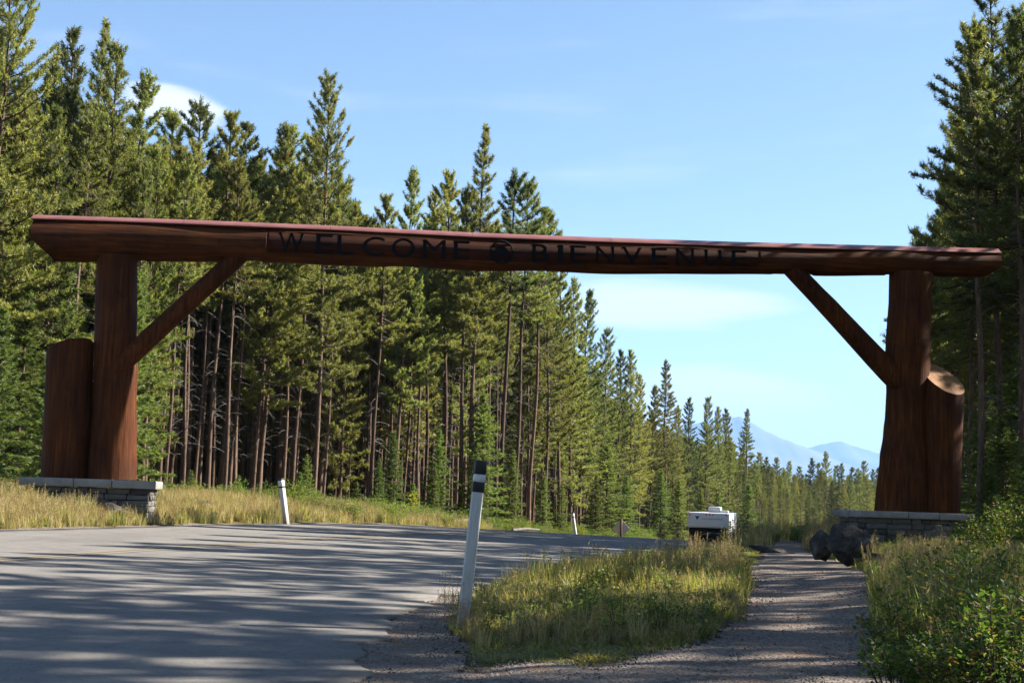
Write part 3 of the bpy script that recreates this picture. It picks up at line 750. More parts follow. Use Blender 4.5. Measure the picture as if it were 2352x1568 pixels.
# red capping on top, in lengths
cuts = np.linspace(XA - .05, XB + .06, 8)
for i in range(7):
    a, b = cuts[i] + .004, cuts[i + 1] - .004
    mb = MB(); V = []
    for x_ in (a, b):
        xx = min(max(x_, XA), XB); z_ = np.interp(xx, bx_, bzc) + .90 * np.interp(xx, bx_, brd) + .004; w_ = .70 * np.interp(xx, bx_, brd)
        V += [(x_, -w_, z_), (x_, w_, z_), (x_, w_, z_ + .012), (x_, 0, z_ + .165), (x_, -w_, z_ + .012)]
    F5 = [[(k, (k + 1) % 5, (k + 1) % 5 + 5, k + 5) for k in range(5)]]
    mb.add(V, F5[0]); mb.add(V[:5], [(0, 4, 3), (0, 3, 2), (0, 2, 1)]); mb.add(V[5:], [(0, 3, 4), (0, 2, 3), (0, 1, 2)])
    mb.obj('capping', 'cap', gate)
# sign panel let into the front of the beam
px_ = np.linspace(zoneL + .06, zoneR - .06, 48); z_, r_ = np.interp(px_, bx_, bzc), np.interp(px_, bx_, brd)
V = np.stack([np.stack([px_, -.80 * r_ - .012, z_ - .54 * r_], -1), np.stack([px_, -.80 * r_ - .012, z_ + .58 * r_], -1), np.stack([px_, -.78 * r_, z_ + .58 * r_], -1), np.stack([px_, -.78 * r_, z_ - .54 * r_], -1)], 1).reshape(-1, 3)
k = (np.arange(47) * 4)[:, None]
mb = MB(); mb.add(V, np.vstack([k + np.array([[a, a + 4, (a + 1) % 4 + 4, (a + 1) % 4]]) for a in range(4)])); mb.add(V[:4], [(0, 1, 2, 3)]); mb.add(V[-4:], [(0, 3, 2, 1)])
panel = mb.obj('sign_panel', 'panel', gate)
def front(x_, up=.03):
    z_ = np.interp(x_, bx_, bzc); r_ = np.interp(x_, bx_, brd); return -.80 * r_ - .013, z_ + up * r_, r_
slope = math.atan2(np.interp(zoneR, bx_, bzc) - np.interp(zoneL, bx_, bzc), zoneR - zoneL)
def letter(ch, cx):
    cu_ = bpy.data.curves.new('letter', 'FONT'); cu_.body = ch; cu_.size = 1.0; cu_.extrude = .012
    ob = bpy.data.objects.new('letter_source', cu_); COL.objects.link(ob)
    bpy.context.view_layer.update()
    me = bpy.data.meshes.new_from_object(ob.evaluated_get(bpy.context.evaluated_depsgraph_get()))
    bpy.data.objects.remove(ob)
    n = len(me.vertices); V = np.zeros(n * 3); me.vertices.foreach_get('co', V); V = V.reshape(-1, 3)
    y_, z_, r_ = front(cx)
    lo_, hi_ = V.min(0), V.max(0)
    h = 1.12 * r_; w = {'W': .60, 'M': .56, 'I': .13, 'O': .56, 'C': .54, 'N': .46, 'V': .50, 'U': .44, 'B': .42}.get(ch, .40)
    V = (V - (lo_ + hi_) / 2) * np.array([w / (hi_[0] - lo_[0]), h / (hi_[1] - lo_[1]), 1])
    W_ = np.stack([V[:, 0], -V[:, 2], V[:, 1]], -1)
    W_[:, 2] += W_[:, 0] * math.tan(slope)
    W_ += np.array([cx, y_ - .006, z_])
    me.vertices.foreach_set('co', W_.ravel()); me.update(); me.materials.clear(); me.materials.append(MT['letter'])
    me.name = 'letter'
    link('letter', me, gate)
for ch, c in zip('WELCOMEBIENVENUE', (225, 370, 462, 585, 715, 850, 970, 1315, 1402, 1480, 1597, 1715, 1835, 1947, 2070, 2185)):
    letter(ch, gp(551 + c * .5208, 575 + c * .014)[0])
# round beaver emblem between the words
ecx = gp(551 + 1145 * .5208, 592)[0]; y_, z_, r_ = front(ecx)
mb = MB(); er = .74 * r_
a = np.arange(40) * 2 * np.pi / 40
for ro, ri, in ((er, er * .86),):
    o_ = np.stack([np.cos(a) * ro, 0 * a, np.sin(a) * ro], -1); n_ = np.stack([np.cos(a) * ri, 0 * a, np.sin(a) * ri], -1)
    V = np.vstack([o_, n_, o_ - [0, .03, 0], n_ - [0, .03, 0]]); k = np.arange(40); k1 = (k + 1) % 40
    mb.add(V + [ecx, y_, z_], np.vstack([np.stack([k + 80, k1 + 80, k1 + 120, k + 120], -1), np.stack([k, k1, k1 + 80, k + 80], -1), np.stack([k + 40, k + 120, k1 + 120, k1 + 40], -1)]))
def plate(pts, th=.03):
    P = np.array(pts, float) * er; n = len(P)
    f = np.stack([P[:, 0], np.full(n, -th), P[:, 1]], -1); b = f.copy(); b[:, 1] = 0
    c = np.append(P.mean(0), 0); V = np.vstack([f, b, [c[0], -th, c[1]]]) + [ecx, y_, z_]
    k = np.arange(n); k1 = (k + 1) % n
    mb.add(V, np.stack([k, k1, np.full(n, 2 * n)], -1)); mb.add(V, np.stack([k, k + n, k1 + n, k1], -1))
plate([(-.62, -.12), (-.55, .22), (-.3, .42), (0, .5), (.3, .4), (.5, .16), (.58, -.1), (.4, -.3), (0, -.36), (-.4, -.3)])       # body
plate([(-.78, .02), (-.62, .2), (-.45, .12), (-.48, -.14), (-.7, -.14)], .035)                                              # head
plate([(.45, -.05), (.75, -.22), (1.12, -.42), (1.18, -.58), (.95, -.6), (.6, -.42), (.4, -.25)], .034)                     # tail
plate([(-1.2, -.5), (-.6, -.42), (0, -.55), (.6, -.6), (.4, -.74), (-.3, -.72), (-1.0, -.68)], .033)                         # log it stands on
mb.obj('emblem', 'letter', gate)['label'] = 'dark round emblem of a beaver between the two words'

# pillars
def pillar(base, top, widths, seed, label, y0=0.0):
    (bx0, bz0), (tx0, tz0) = gp(*base), gp(*top)
    return log_obj('post', [(bx0, y0, bz0 - .02), (tx0, y0, tz0)], widths, seed, gate, n=40, k=80, bump=.044, knots=12, label=label)
pillar((256, 1100), (272, 589), [.585, .555, .525, .51, .50, .49, .475, .47], 21, 'log pillar standing on the pale stone plinth across the road')
pillar((2075, 1174), (2092, 629), [.72, .68, .60, .54, .53, .60, .58, .54, .55], 24, 'dark log pillar beside the gravel path')
# short side logs with slanting tops
def stump(base, top, widths, seed, y0, sx, sy, label):
    (bx0, bz0), (tx0, tz0) = gp(*base), gp(*top)
    H = tz0 - bz0
    def edit(V):
        f = np.clip((V[:, 2] - bz0) / H, 0, 1) ** 6
        V[:, 2] += f * (sx * (V[:, 0] - tx0) + sy * (V[:, 1] - y0)); return V
    return log_obj('side_log', [(bx0, y0, bz0 - .02), (tx0, y0, tz0)], widths, seed, gate, endm='cut', n=36, k=70, bump=.018, knots=3, edit=edit, label=label)
stump((150, 1098), (160, 800), [.58, .56, .54, .53], 31, .10, .26, -.35, 'short side log with a slanting dark top')
stump((2143, 1174), (2156, 872), [.55, .54, .535, .53], 35, -.28, -.20, .80, 'short side log with a pale slanting cut face')
# braces
(x0, z0), (x1, z1) = gp(262, 856), gp(556, 582)
log_obj('brace', [(x0, -.30, z0), (x1, -.06, z1)], [.235, .23, .225, .22], 41, gate, k=50, bump=.02)
(x0, z0), (x1, z1) = gp(2078, 900), gp(1806, 604)
log_obj('brace', [(x0, -.16, z0), (x1, -.02, z1)], [.285, .29, .265, .24, .23], 44, gate, k=50, bump=.028, knots=7)

# stone plinths under the pillars
def rough_block(seed, d, amp):
    g = np.random.default_rng(seed); bm = bmesh.new(); bmesh.ops.create_cube(bm, size=1)
    for v in bm.verts: v.co = Vector((v.co.x * d[0], v.co.y * d[1], v.co.z * d[2]))
    bmesh.ops.bevel(bm, geom=bm.edges[:], offset=.016, segments=1, affect='EDGES')
    for v in bm.verts: v.co += Vector(g.normal(0, amp, 3))
    me = bpy.data.meshes.new('stone'); bm.to_mesh(me); bm.free(); me.materials.append(MT['stone']); return me
STONES = [(rough_block(60 + i, (l, .14, .125), .006), l) for i, l in enumerate((.26, .34, .42, .52, .64))]
def plinth(pxl, pxr, pyt, thick, seed, label, depth=2.1):
    fy = -depth / 2
    xl_, zt = gp(pxl, pyt[0], fy); xr_, zt2 = gp(pxr, pyt[1], fy); zt = (gp((pxl + pxr) / 2, (pyt[0] + pyt[1]) / 2, fy)[1])
    cx = (xl_ + xr_) / 2; w = xr_ - xl_
    base = GO + ex * cx; gzv_ = min(G(base.x + ex.x * s * w / 2 + ey.x * t * depth / 2, base.y + ex.y * s * w / 2 + ey.y * t * depth / 2) for s in (-1, 1) for t in (-1, 1))
    p = thing('stone_plinth', label, 'plinth', (base.x, base.y, gzv_), YAW)
    H = zt - gzv_; rng = random.Random(seed)
    ww, dd = w - .28, depth - .28
    mb = MB(); mb.box((0, 0, (H - thick) / 2 - .15), (ww - .14, dd - .14, H - thick + .28)); mb.obj('core', 'mortar', p)
    n = 3; xs_ = [-w / 2, -w / 2 + w * .40, -w / 2 + w * .68, w / 2]
    for i in range(n):
        mb = MB(); mb.box(((xs_[i] + xs_[i + 1]) / 2, rng.uniform(-.01, .01), H - thick / 2 + rng.uniform(-.006, .006)), (xs_[i + 1] - xs_[i] - .012, depth, thick))
        bevel(mb.obj('coping_slab', 'concrete', p), .02, 2)
    z = H - thick - .07
    while z > -.25:
        for side in range(4):
            ln = ww if side % 2 == 0 else dd - .16
            s = -ln / 2 + .02
            while s < ln / 2 - .08:
                me, l = rng.choice(STONES); l2 = min(l, ln / 2 - s)
                if ln / 2 - s - l2 < .15: l2 = ln / 2 - s
                o = link('stone', me, p)
                c = s + l2 / 2; pr = rng.uniform(-.015, .022)
                q = (ww if side % 2 else dd) / 2 - .06 + pr
                o.location = ((c, -q, z), (q, c, z), (-c, q, z), (-q, -c, z))[side]
                o.rotation_euler = (rng.uniform(-.02, .02), rng.uniform(-.015, .015), side * math.pi / 2)
                o.scale = ((l2 - .018) / l, 1, rng.uniform(.92, 1.04))
                s += l2
        z -= .138
    return p
plinth(42, 357, (1096, 1102), .19, 3, 'pale stone plinth with concrete coping on the sunny grass bank')
plinth(1984, 2240, (1168, 1184), .17, 8, 'dark shaded stone plinth with grey coping behind the boulders')

# ------------------------------------------------------------------ marker posts
def marker(base, top, d, w, bands, label, rz=.15, depth=None):
    b = at(base[0], base[1], d); t = at(top[0], top[1], d); zg = G(b.x, d)
    # keep to the ground along the line of the post
    dirv = (t - b).normalized(); k = (zg - b.z) / dirv.z; b = b + dirv * k
    Ln = (t - b).length
    o = thing('marker_post', label, 'marker post', b)
    o.rotation_mode = 'QUATERNION'; o.rotation_quaternion = dirv.to_track_quat('Z', 'Y') @ Vector((0, 0, 1)).to_track_quat('Z', 'Y').inverted()
    m = Matrix.Rotation(rz, 3, 'Z')
    dp = depth or w
    def part(nm, z0, z1, mt, gr=0.0):
        mb = MB(); mb.box((0, 0, (z0 + z1) / 2), (w + gr, dp + gr, z1 - z0), rot=m); return bevel(mb.obj(nm, mt, o), .008, 2)
    part('post', -.25, Ln, 'white')
    for nm, f0, f1, mt in bands: part(nm, Ln - f0, Ln - f1 + (.003 if f1 == 0 else 0), mt, .007)
    return o
marker((1062, 1440), (1105, 1058), 12.0, .112, [('black_band', .115, 0, 'black'), ('reflector', .175, .115, 'reflector'), ('black_band', .265, .175, 'black')], 'white wooden marker post with black top, leaning on the grass strip edge', .12, .09)
marker((660, 1221), (645, 1099), 38.3, .125, [('black_band', .05, 0, 'black'), ('reflector', .20, .05, 'reflector'), ('black_band', .25, .20, 'black')], 'leaning white marker post at the road edge beside golden grass', -.5)
marker((1322, 1226), (1315, 1177), 74.0, .13, [('black_band', .04, 0, 'black'), ('reflector', .20, .04, 'reflector'), ('black_band', .25, .20, 'black')], 'small distant white marker post beyond the crest of the road', -.4)

# diamond sign seen from behind
sp = at(1427, 1213, 90.0); sg = G(sp.x, 90.0)
sgn = thing('road_sign', 'diamond road sign seen from behind on a brown post', 'road sign', (sp.x, 90.0, sg), -.12)
mb = MB(); mb.box((0, -.06, (sp.z - sg + .45) / 2), (.15, .1, sp.z - sg + .75)); mb.obj('post', 'wood_grey', sgn)
mb = MB(); c45 = math.cos(R(45)); mb.box((0, 0, sp.z - sg), (.80, .02, .80), rot=Matrix.Rotation(R(45), 3, 'Y')); bevel(mb.obj('sign_plate', 'sign_back', sgn), .008, 2)

# ------------------------------------------------------------------ camper trailer and the truck that pulls it
def wheel(par, x, y, r, w):
    mb = MB(); pts = [(x - w / 2, y, r), (x - w / 2 * .7, y, r), (x + w / 2 * .7, y, r), (x + w / 2, y, r)]
    mb.tube(pts, [r * .9, r, r, r * .9], 24); o = mb.obj('wheel', 'dark', par, True)
    mb = MB(); mb.tube([(x - w / 2 - .012, y, r), (x + w / 2 + .012, y, r)], [r * .55, r * .55], 18); mb.obj('rim', 'trailer_grey', o)
ty = 87.0; tl = at(1579, 1200, ty); tr_ = at(1673, 1200, ty); tx = (tl.x + tr_.x) / 2; tz = float(road_z(tx, ty)); TW = tr_.x - tl.x
ttop = at(1626, 1175, ty).z - tz
trl = thing('camper_trailer', 'white camper trailer driving away on the road', 'trailer', (tx, ty, tz), R(-13.5))
mb = MB(); mb.box((0, 3.6, ttop - .95), (TW - .06, 6.4, 1.84)); bevel(mb.obj('body', 'trailer_white', trl), .06, 3)
mb = MB(); mb.box((0, .32, ttop - .5), (TW, .64, .93)); bevel(mb.obj('rear_cap', 'trailer_white', trl), .12, 4)
mb = MB(); mb.box((0, .405, ttop - 1.38), (TW - .1, .05, .84)); mb.obj('rear_panel', 'dark', trl)
mb = MB(); mb.box((0, .36, ttop - 1.32), (TW - .8, .03, .5)); mb.obj('rear_window', 'glass', trl)
mb = MB(); mb.box((0, 3.4, .72), (TW - .5, 5.8, .18)); mb.obj('chassis', 'dark', trl)
mb = MB(); mb.box((0, .2, .62), (TW - .3, .12, .14)); bevel(mb.obj('bumper', 'trailer_grey', trl), .02)
mb = MB(); mb.box((.28, 1.5, ttop + .15), (.78, 1.0, .36)); bevel(mb.obj('roof_air_unit', 'trailer_white', trl), .09, 3)
mb = MB(); mb.box((.92, .9, ttop + .03), (.5, .5, .16)); bevel(mb.obj('roof_vent', 'trailer_white', trl), .06, 3)
for lx in (-TW / 2 + .13, -.12 + .02, .10 - .0, .30, TW / 2 - .13):
    mb = MB(); mb.tube([(lx, -.03, ttop - .18), (lx, .02, ttop - .18)], [.05, .055], 12); mb.obj('marker_lamp', 'lamp_red', trl, True)
mb = MB(); mb.add([(-.78, -.012, ttop - .28), (-.5, -.012, ttop - .26), (-.66, -.012, ttop - .5), (-.78, 0, ttop - .28), (-.5, 0, ttop - .26), (-.66, 0, ttop - .5)], [(0, 2, 1), (3, 4, 5)]); mb.add([(-.78, -.012, ttop - .28), (-.5, -.012, ttop - .26), (-.66, -.012, ttop - .5), (-.78, .01, ttop - .28), (-.5, .01, ttop - .26), (-.66, .01, ttop - .5)], [(0, 1, 4, 3), (1, 2, 5, 4), (2, 0, 3, 5)])
mb.obj('logo', 'decal', trl)
for i in range(11):
    mb = MB(); mb.box((-.33 + i * .115, -.004, ttop - .42), (.075, .012, .09 + .02 * (i % 3))); mb.obj('lettering', 'decal_grey', trl)
mb = MB(); mb.box((TW / 2 - .02, 1.5, ttop - .75), (.03, .9, .5)); bevel(mb.obj('side_window', 'glass', trl), .01)
for sx in (-1, 1):
    mb = MB(); mb.box((sx * (TW / 2 - .2), .14, .75), (.2, .04, .14)); mb.obj('tail_lamp', 'lamp_red', trl)
    for wy in (3.3, 4.2): wheel(trl, sx * (TW / 2 - .2), wy, .36, .22)
trk = thing('pickup_truck', 'dark pickup truck towing the white camper trailer', 'truck', (tx + 1.75, ty + 8.9, float(road_z(tx + 1.75, ty + 8.9))), R(-9))
mb = MB(); mb.box((0, 2.7, .85), (1.95, 5.4, .62)); bevel(mb.obj('body', 'truck', trk), .12, 3)
mb = MB(); mb.box((0, 2.9, 1.48), (1.75, 2.3, .66)); bevel(mb.obj('cab', 'truck', trk), .2, 4)
mb = MB(); mb.box((0, 1.76, 1.55), (1.4, .06, .36)); mb.obj('rear_window', 'glass', trk)
for sx in (-1, 1):
    mb = MB(); mb.box((sx * 1.26, 3.5, 1.55), (.26, .14, .52)); bevel(mb.obj('mirror', 'dark', trk), .04, 2)
    mb = MB(); mb.box((sx * 1.04, 3.5, 1.4), (.3, .05, .05)); mb.obj('mirror_arm', 'dark', trk)
    for wy in (1.1, 4.5): wheel(trk, sx * .86, wy, .39, .27)

# ------------------------------------------------------------------ rocks
def rock(px, py, d, size, seed, label, name='boulder', rz=0.0, sink=.25):
    p = at(px, py, d); g = np.random.default_rng(seed)
    bm = bmesh.new(); bmesh.ops.create_icosphere(bm, subdivisions=4, radius=1)
    V = np.array([v.co for v in bm.verts])
    n = np.zeros(len(V))
    for k in range(26):
        q = nrm(g.normal(size=3)); c = g.uniform(.42, .86); h = V @ q
        V = V - np.clip(h - c, 0, None)[:, None] * q * .85              # broken facets
    for k in range(5):
        w = g.normal(size=3) * (2.5 + 2 * k); V = V * (1 + (.035 / (1 + .5 * k)) * np.sin(V @ w + g.uniform(0, 6.28)))[:, None]
    V = V * np.array(size) / 2
    for v, c in zip(bm.verts, V): v.co = Vector(c)
    me = bpy.data.meshes.new(name); bm.to_mesh(me); bm.free(); me.materials.append(MT['boulder'])
    me.polygons.foreach_set('use_smooth', np.ones(len(me.polygons), bool))
    o = link(name, me); o.location = (p.x, d, G(p.x, d) + size[2] / 2 * (1 - sink)); o.rotation_euler = (.05, .1, rz)
    md = o.modifiers.new('split', 'EDGE_SPLIT'); md.split_angle = R(32)
    return tag(o, label, 'boulder')
rock(1948, 1270, 24.6, (1.25, 1.0, .92), 5, 'broad dark boulder beside the gravel path with a pale streak', rz=.3)
rock(1885, 1250, 27.6, (.78, .75, 1.0), 11, 'upright dark boulder standing beside the broad boulder by the path', rz=1.1)
rock(2010, 1285, 24.0, (.6, .5, .4), 17, 'small dark rock sunk in the plants in front of the broad boulder', rz=2.0)
rock(262, 1172, 32.3, (.75, .55, .5), 23, 'small dark rock in the grass at the foot of the pale plinth', rz=.2)
rock(470, 1172, 39.0, (.9, .6, .38), 27, 'flat rock lying in the golden grass near the pale plinth', rz=.6)
rock(1775, 1268, 33.0, (1.6, .6, .3), 29, 'low dark rock lying across the far end of the gravel path', rz=.1, sink=.5)

# ------------------------------------------------------------------ trees
A_ = [pine(100 + i, 17, c, r, n, **k) for i, (c, r, n, k) in enumerate([
    (.60, 1.5, 'pine', {}), (.65, 1.4, 'pine', {}), (.56, 1.6, 'pine', {}), (.66, 1.5, 'pine_dark', {}), (.60, 1.3, 'pine', {'top': .75})])]      # bare trunks below
B_ = [pine(120 + i, 17, c, r, n, **k) for i, (c, r, n, k) in enumerate([
    (.26, 2.0, 'pine', {'dead': 30, 'nb': 13}), (.20, 1.75, 'pine_dark', {'dead': 20, 'nb': 13}), (.32, 1.9, 'pine', {'dead': 40}), (.12, 1.7, 'pine', {'dead': 10, 'nb': 12})])]   # foliage far down
BIG = pine(140, 20, .30, 2.9, 'pine', nb=15, tpm=8.0, top=.72)                       # broad open crown
NARROW = pine(141, 19, .42, 1.5, 'pine', nb=14, top=.85)
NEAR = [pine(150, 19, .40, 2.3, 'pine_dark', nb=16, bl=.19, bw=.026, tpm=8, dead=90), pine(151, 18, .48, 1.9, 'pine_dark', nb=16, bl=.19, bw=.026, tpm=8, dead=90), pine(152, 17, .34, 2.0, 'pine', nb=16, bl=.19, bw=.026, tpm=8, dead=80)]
SP = [spruce(160 + i, 6.0, r) for i, r in enumerate((1.35, 1.15, 1.6))]
SMALL = [spruce(170 + i, 2.2, r, nb=9, bl=.10, bw=.02) for i, r in enumerate((.75, .62))]

protos = {}
def tree(kind, meshes, loc, H, H0, label, group, rz=None, wide=1.0, name='pine_tree'):
    """first use builds the thing with its parts; the next ones copy it"""
    rnd = rz if rz is not None else random.uniform(0, 6.28)
    key = kind; s = H / H0
    sc = (s * wide, s * wide, s)
    if key not in protos:
        o = thing(name, label, 'tree', loc, rnd, group)
        for nm, me in zip(('trunk', 'crown', 'dead_branches'), meshes): tag(link(nm, me, o), kind=None if nm == 'trunk' else 'stuff')
        o.scale = sc; protos[key] = o
    else:
        o = copy_thing(protos[key], loc, rnd, sc, label, group)
    if not group and 'group' in o: del o['group']
    return o
random.seed(4)
placed = []
def top_tree(kind, meshes, H0, px, py, d, label, group=None, wide=1.0, rz=None, name='pine_tree'):
    t = at(px, py, d)
    # a standing tree: base straight below its top
    zg = G(t.x, d); placed.append((t.x, d))
    return tree(kind, meshes, (t.x, d, zg), t.z - zg, H0, label, group, rz, wide, name)
GL = 'pines of the stand across the road'
LBARE = 'tall slender pine with a bare lower trunk in the stand across the road'
LFULL = 'pine with foliage far down its trunk in the stand across the road'
def stand_label(full, y, dep, H):
    w = 'beside the pale plinth' if y < 56 else 'opposite the leaning marker post' if y < 68 else 'beyond the crest of the road' if y < 90 else 'beside the distant marker post' if y < 115 else 'at the far bend of the road'
    d = 'fronting' if dep < 2.5 else 'inside' if dep < 7 else 'deep inside'
    h = 'tall' if H > 15.5 else 'middling' if H > 12.5 else 'shorter'
    return '%s pine %s %s the stand %s' % (h, 'clothed far down' if full else 'with bare lower trunk', d, w)
def A(i): return ('bare%d' % i, A_[i], 17)
def Bk(i): return ('full%d' % i, B_[i], 17)
# the ones that stand out against the sky
top_tree('big', BIG, 20, 30, -95, 45, 'towering dense pine at the near end of the stand, behind the pale plinth', wide=.95, rz=1.0)
top_tree(*Bk(1), 185, 66, 52, LFULL, GL)
top_tree('narrow', NARROW, 19, 233, 40, 57, 'thin spire topped pine just left of a fuller pine above the beam end', wide=.9)
top_tree(*Bk(0), 272, 90, 50, 'full pine with spreading boughs above the left pillar', wide=.95)
for px, py, d, k in ((312, 165, 55, B_ and Bk(2)), (118, 130, 50, Bk(3)), (400, 250, 60, A(0)), (478, 227, 60, A(3)), (522, 260, 58, A(2)), (552, 288, 60, A(1)), (640, 282, 62, A(4)), (680, 296, 66, A(1)), (712, 304, 64, A(0)),
                     (985, 438, 76, A(4)), (1014, 480, 78, A(1)), (1044, 402, 72, A(2)), (1205, 420, 76, A(0)), (1236, 480, 80, A(1)), (1080, 440, 70, A(0)), (880, 450, 66, A(2))):
    top_tree(*k, px, py, d, stand_label(k[0].startswith('full'), d, 3, 17), GL)
top_tree('big', BIG, 20, 766, 172, 61, 'broad open crowned pine rising above the word WELCOME', wide=.86, rz=2.2)
top_tree(*Bk(2), 935, 386, 68, 'rounded dark pine top standing alone above the word WELCOME', wide=.8)
top_tree('narrow', NARROW, 19, 1107, 283, 70, 'narrow pointed pine rising above the beam left of the emblem', wide=1.0, rz=.4)
top_tree('bare3', A_[3], 17, 1174, 392, 72, 'tall dark trunked pine rising above the emblem', wide=1.05)
top_tree(*Bk(0), 1274, 487, 92, 'pale airy pine showing above the beam at the stand end', wide=.8)
for px, py, d, k in ((1300, 580, 98, 2), (1322, 640, 104, 3), (1345, 668, 112, 1), (1386, 752, 128, 0), (1424, 806, 138, 1), (1455, 803, 148, 3), (1476, 858, 152, 0), (1497, 885, 160, 2), (1560, 930, 185, 3), (1585, 914, 190, 1), (1622, 911, 196, 0), (1650, 934, 205, 3), (1668, 940, 212, 1)):
    top_tree(*Bk(k), px, py, d, 'pine in the receding row behind the diamond sign and trailer', 'pines of the receding row', wide=1.0)
top_tree('narrow', NARROW, 19, 1535, 826, 172, 'tall pointed pine standing above the receding row', wide=1.25)
top_tree('narrow', NARROW, 19, 1712, 938, 222, 'tall dark lone pine against the mountain beside the trailer', wide=1.2)
# right hand group
GR = 'pines behind the right pillar'
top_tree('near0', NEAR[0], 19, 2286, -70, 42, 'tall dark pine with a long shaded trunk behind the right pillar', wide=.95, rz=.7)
top_tree('near2', NEAR[2], 17, 2222, 60, 45.5, 'sunlit pine leaning its crown beside the tall dark pine', wide=.8)
top_tree(*Bk(3), 2103, 522, 70, 'small pale pine top peeping over the right end of the beam', wide=.5)
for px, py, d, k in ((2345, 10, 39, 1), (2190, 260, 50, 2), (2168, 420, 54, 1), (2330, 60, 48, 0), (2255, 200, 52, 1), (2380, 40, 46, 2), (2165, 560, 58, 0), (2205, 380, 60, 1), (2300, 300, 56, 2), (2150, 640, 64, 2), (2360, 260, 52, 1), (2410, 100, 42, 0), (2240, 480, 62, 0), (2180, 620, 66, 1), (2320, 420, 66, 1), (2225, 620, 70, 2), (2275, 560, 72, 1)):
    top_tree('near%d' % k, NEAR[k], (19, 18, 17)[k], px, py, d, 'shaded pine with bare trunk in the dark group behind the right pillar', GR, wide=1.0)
# far trees in front of the mountains
for i, (px, py, d) in enumerate([(1748, 1038, 290), (1765, 1050, 300), (1790, 1050, 300), (1812, 1058, 310), (1838, 1070, 330), (1860, 1052, 320), (1880, 1062, 330), (1900, 1036, 320), (1918, 1068, 350), (1935, 1064, 340), (1952, 1072, 350), (1968, 1075, 340), (1985, 1058, 350), (2003, 1078, 380), (2015, 1072, 400), (1733, 1060, 270), (1703, 1040, 250), (1722, 1080, 260), (1778, 1090, 280), (1825, 1095, 290), (1870, 1100, 300), (1910, 1105, 300), (1960, 1110, 310)]):
    top_tree(*Bk(i % 4), px, py, d, 'far green pine in the row below the mountains', 'far pines below the mountains', wide=1.35)

# filling of the stand across the road
EY = np.array([40, 44, 50, 56, 64, 70, 80, 95, 119, 150, 178, 227, 300, 400, 600.])
EX = np.array([-19, -16.5, -13.2, -11.2, -8.8, -4.0, -.6, 2.2, 5.6, 10, 15.5, 34, 60, 90, 150])
SILX = np.array([-400, 0, 120, 160, 330, 420, 600, 700, 880, 1000, 1050, 1230, 1300, 1340, 1380, 1500, 1560, 1680, 1740, 2060, 2400])
SILY = np.array([60, 60, 200, 170, 280, 310, 360, 350, 480, 530, 450, 500, 590, 690, 790, 905, 930, 965, 1065, 1085, 1085])
def fit_height(x, y, H, rng, slack=60):
    zg = G(x, y); px, py = proj((x, y, zg + H)); lim = float(np.interp(px, SILX, SILY)) + rng.uniform(0, slack)
    if py < lim:
        a = EYE + (EYE - EYE)
        for _ in range(12):
            H *= .95
            if proj((x, y, zg + H))[1] >= lim: break
    return H, zg
grid = {}
def free(x, y, r):
    k = (int(x // 3), int(y // 3))
    for i in (-1, 0, 1):
        for j in (-1, 0, 1):
            for (a, b) in grid.get((k[0] + i, k[1] + j), ()):
                if (a - x) ** 2 + (b - y) ** 2 < r * r: return False
    grid.setdefault(k, []).append((x, y)); return True
for (x, y) in placed: grid.setdefault((int(x // 3), int(y // 3)), []).append((x, y))
rng = np.random.default_rng(77)
cand = []
for _ in range(14000):
    y = 42 + 150 * rng.uniform() ** 1.5
    e = float(np.interp(y, EY, EX)); dep = 22 * rng.uniform() ** 1.3
    x = e - .4 - dep
    if x / y < -.40 or not free(x, y, 1.05 if y < 78 else 1.7): continue
    cand.append((dep * .55 + y * .12, x, y, dep))
cand.sort()
front_, rest = cand[:205], cand[205:]
n = 0
for _, x, y, dep in front_:
    px = proj((x, y, 2))[0]
    bare = (px > 335 and y < 125 and rng.uniform() < .92) or rng.uniform() < .15
    H, zg = fit_height(x, y, rng.uniform(13.5, 18.5), rng)
    k = A(int(rng.integers(0, 5))) if bare else Bk(int(rng.integers(0, 4)))
    tree(k[0], k[1], (x, y, zg), H, 17, stand_label(not bare, y, dep, H), GL, rng.uniform(0, 6.28), float(rng.uniform(.8, 1.1)))
# the mass of trees behind, and the wood on the sunny side that throws the shadows over the road
tm = []
def joined(parts, nm):
    Vs, Fs, Ms, mats = [], [], [], []; off = 0; mb = MB()
    for me in parts:
        k = len(me.vertices); V = np.zeros(k * 3); me.vertices.foreach_get('co', V)
        tot = np.zeros(len(me.polygons), np.int32); me.polygons.foreach_get('loop_total', tot)
        mi = np.zeros(len(me.polygons), np.int32); me.polygons.foreach_get('material_index', mi)
        li = np.zeros(len(me.loops), np.int32); me.loops.foreach_get('vertex_index', li)
        st = np.zeros(len(me.polygons), np.int32); me.polygons.foreach_get('loop_start', st)
        mb.V.append(V.reshape(-1, 3))
        for n_ in (3, 4):
            for m_ in np.unique(mi):
                q = np.where((tot == n_) & (mi == m_))[0]
                if len(q):
                    mb.F.append(li[st[q][:, None] + np.arange(n_)] + off)
                    nmn = me.materials[int(m_)].name
                    if nmn not in mats: mats.append(nmn)
                    mb.M.append(mats.index(nmn))
        off += k
    keyof = {m.name: k for k, m in MT.items()}
    return mb.mesh(nm, [keyof[m] for m in mats])
TREES = [joined(m, 'forest_tree') for m in A_ + B_]
TC = source_collection('forest_tree', TREES)
pts, sc_, ix = [], [], []
for _, x, y, dep in rest:
    H, zg = fit_height(x, y, rng.uniform(13, 17.5), rng); pts.append((x, y, zg)); w = rng.uniform(.85, 1.15); sc_.append((H / 17 * w, H / 17 * w, H / 17)); ix.append(int(rng.integers(0, 9)))
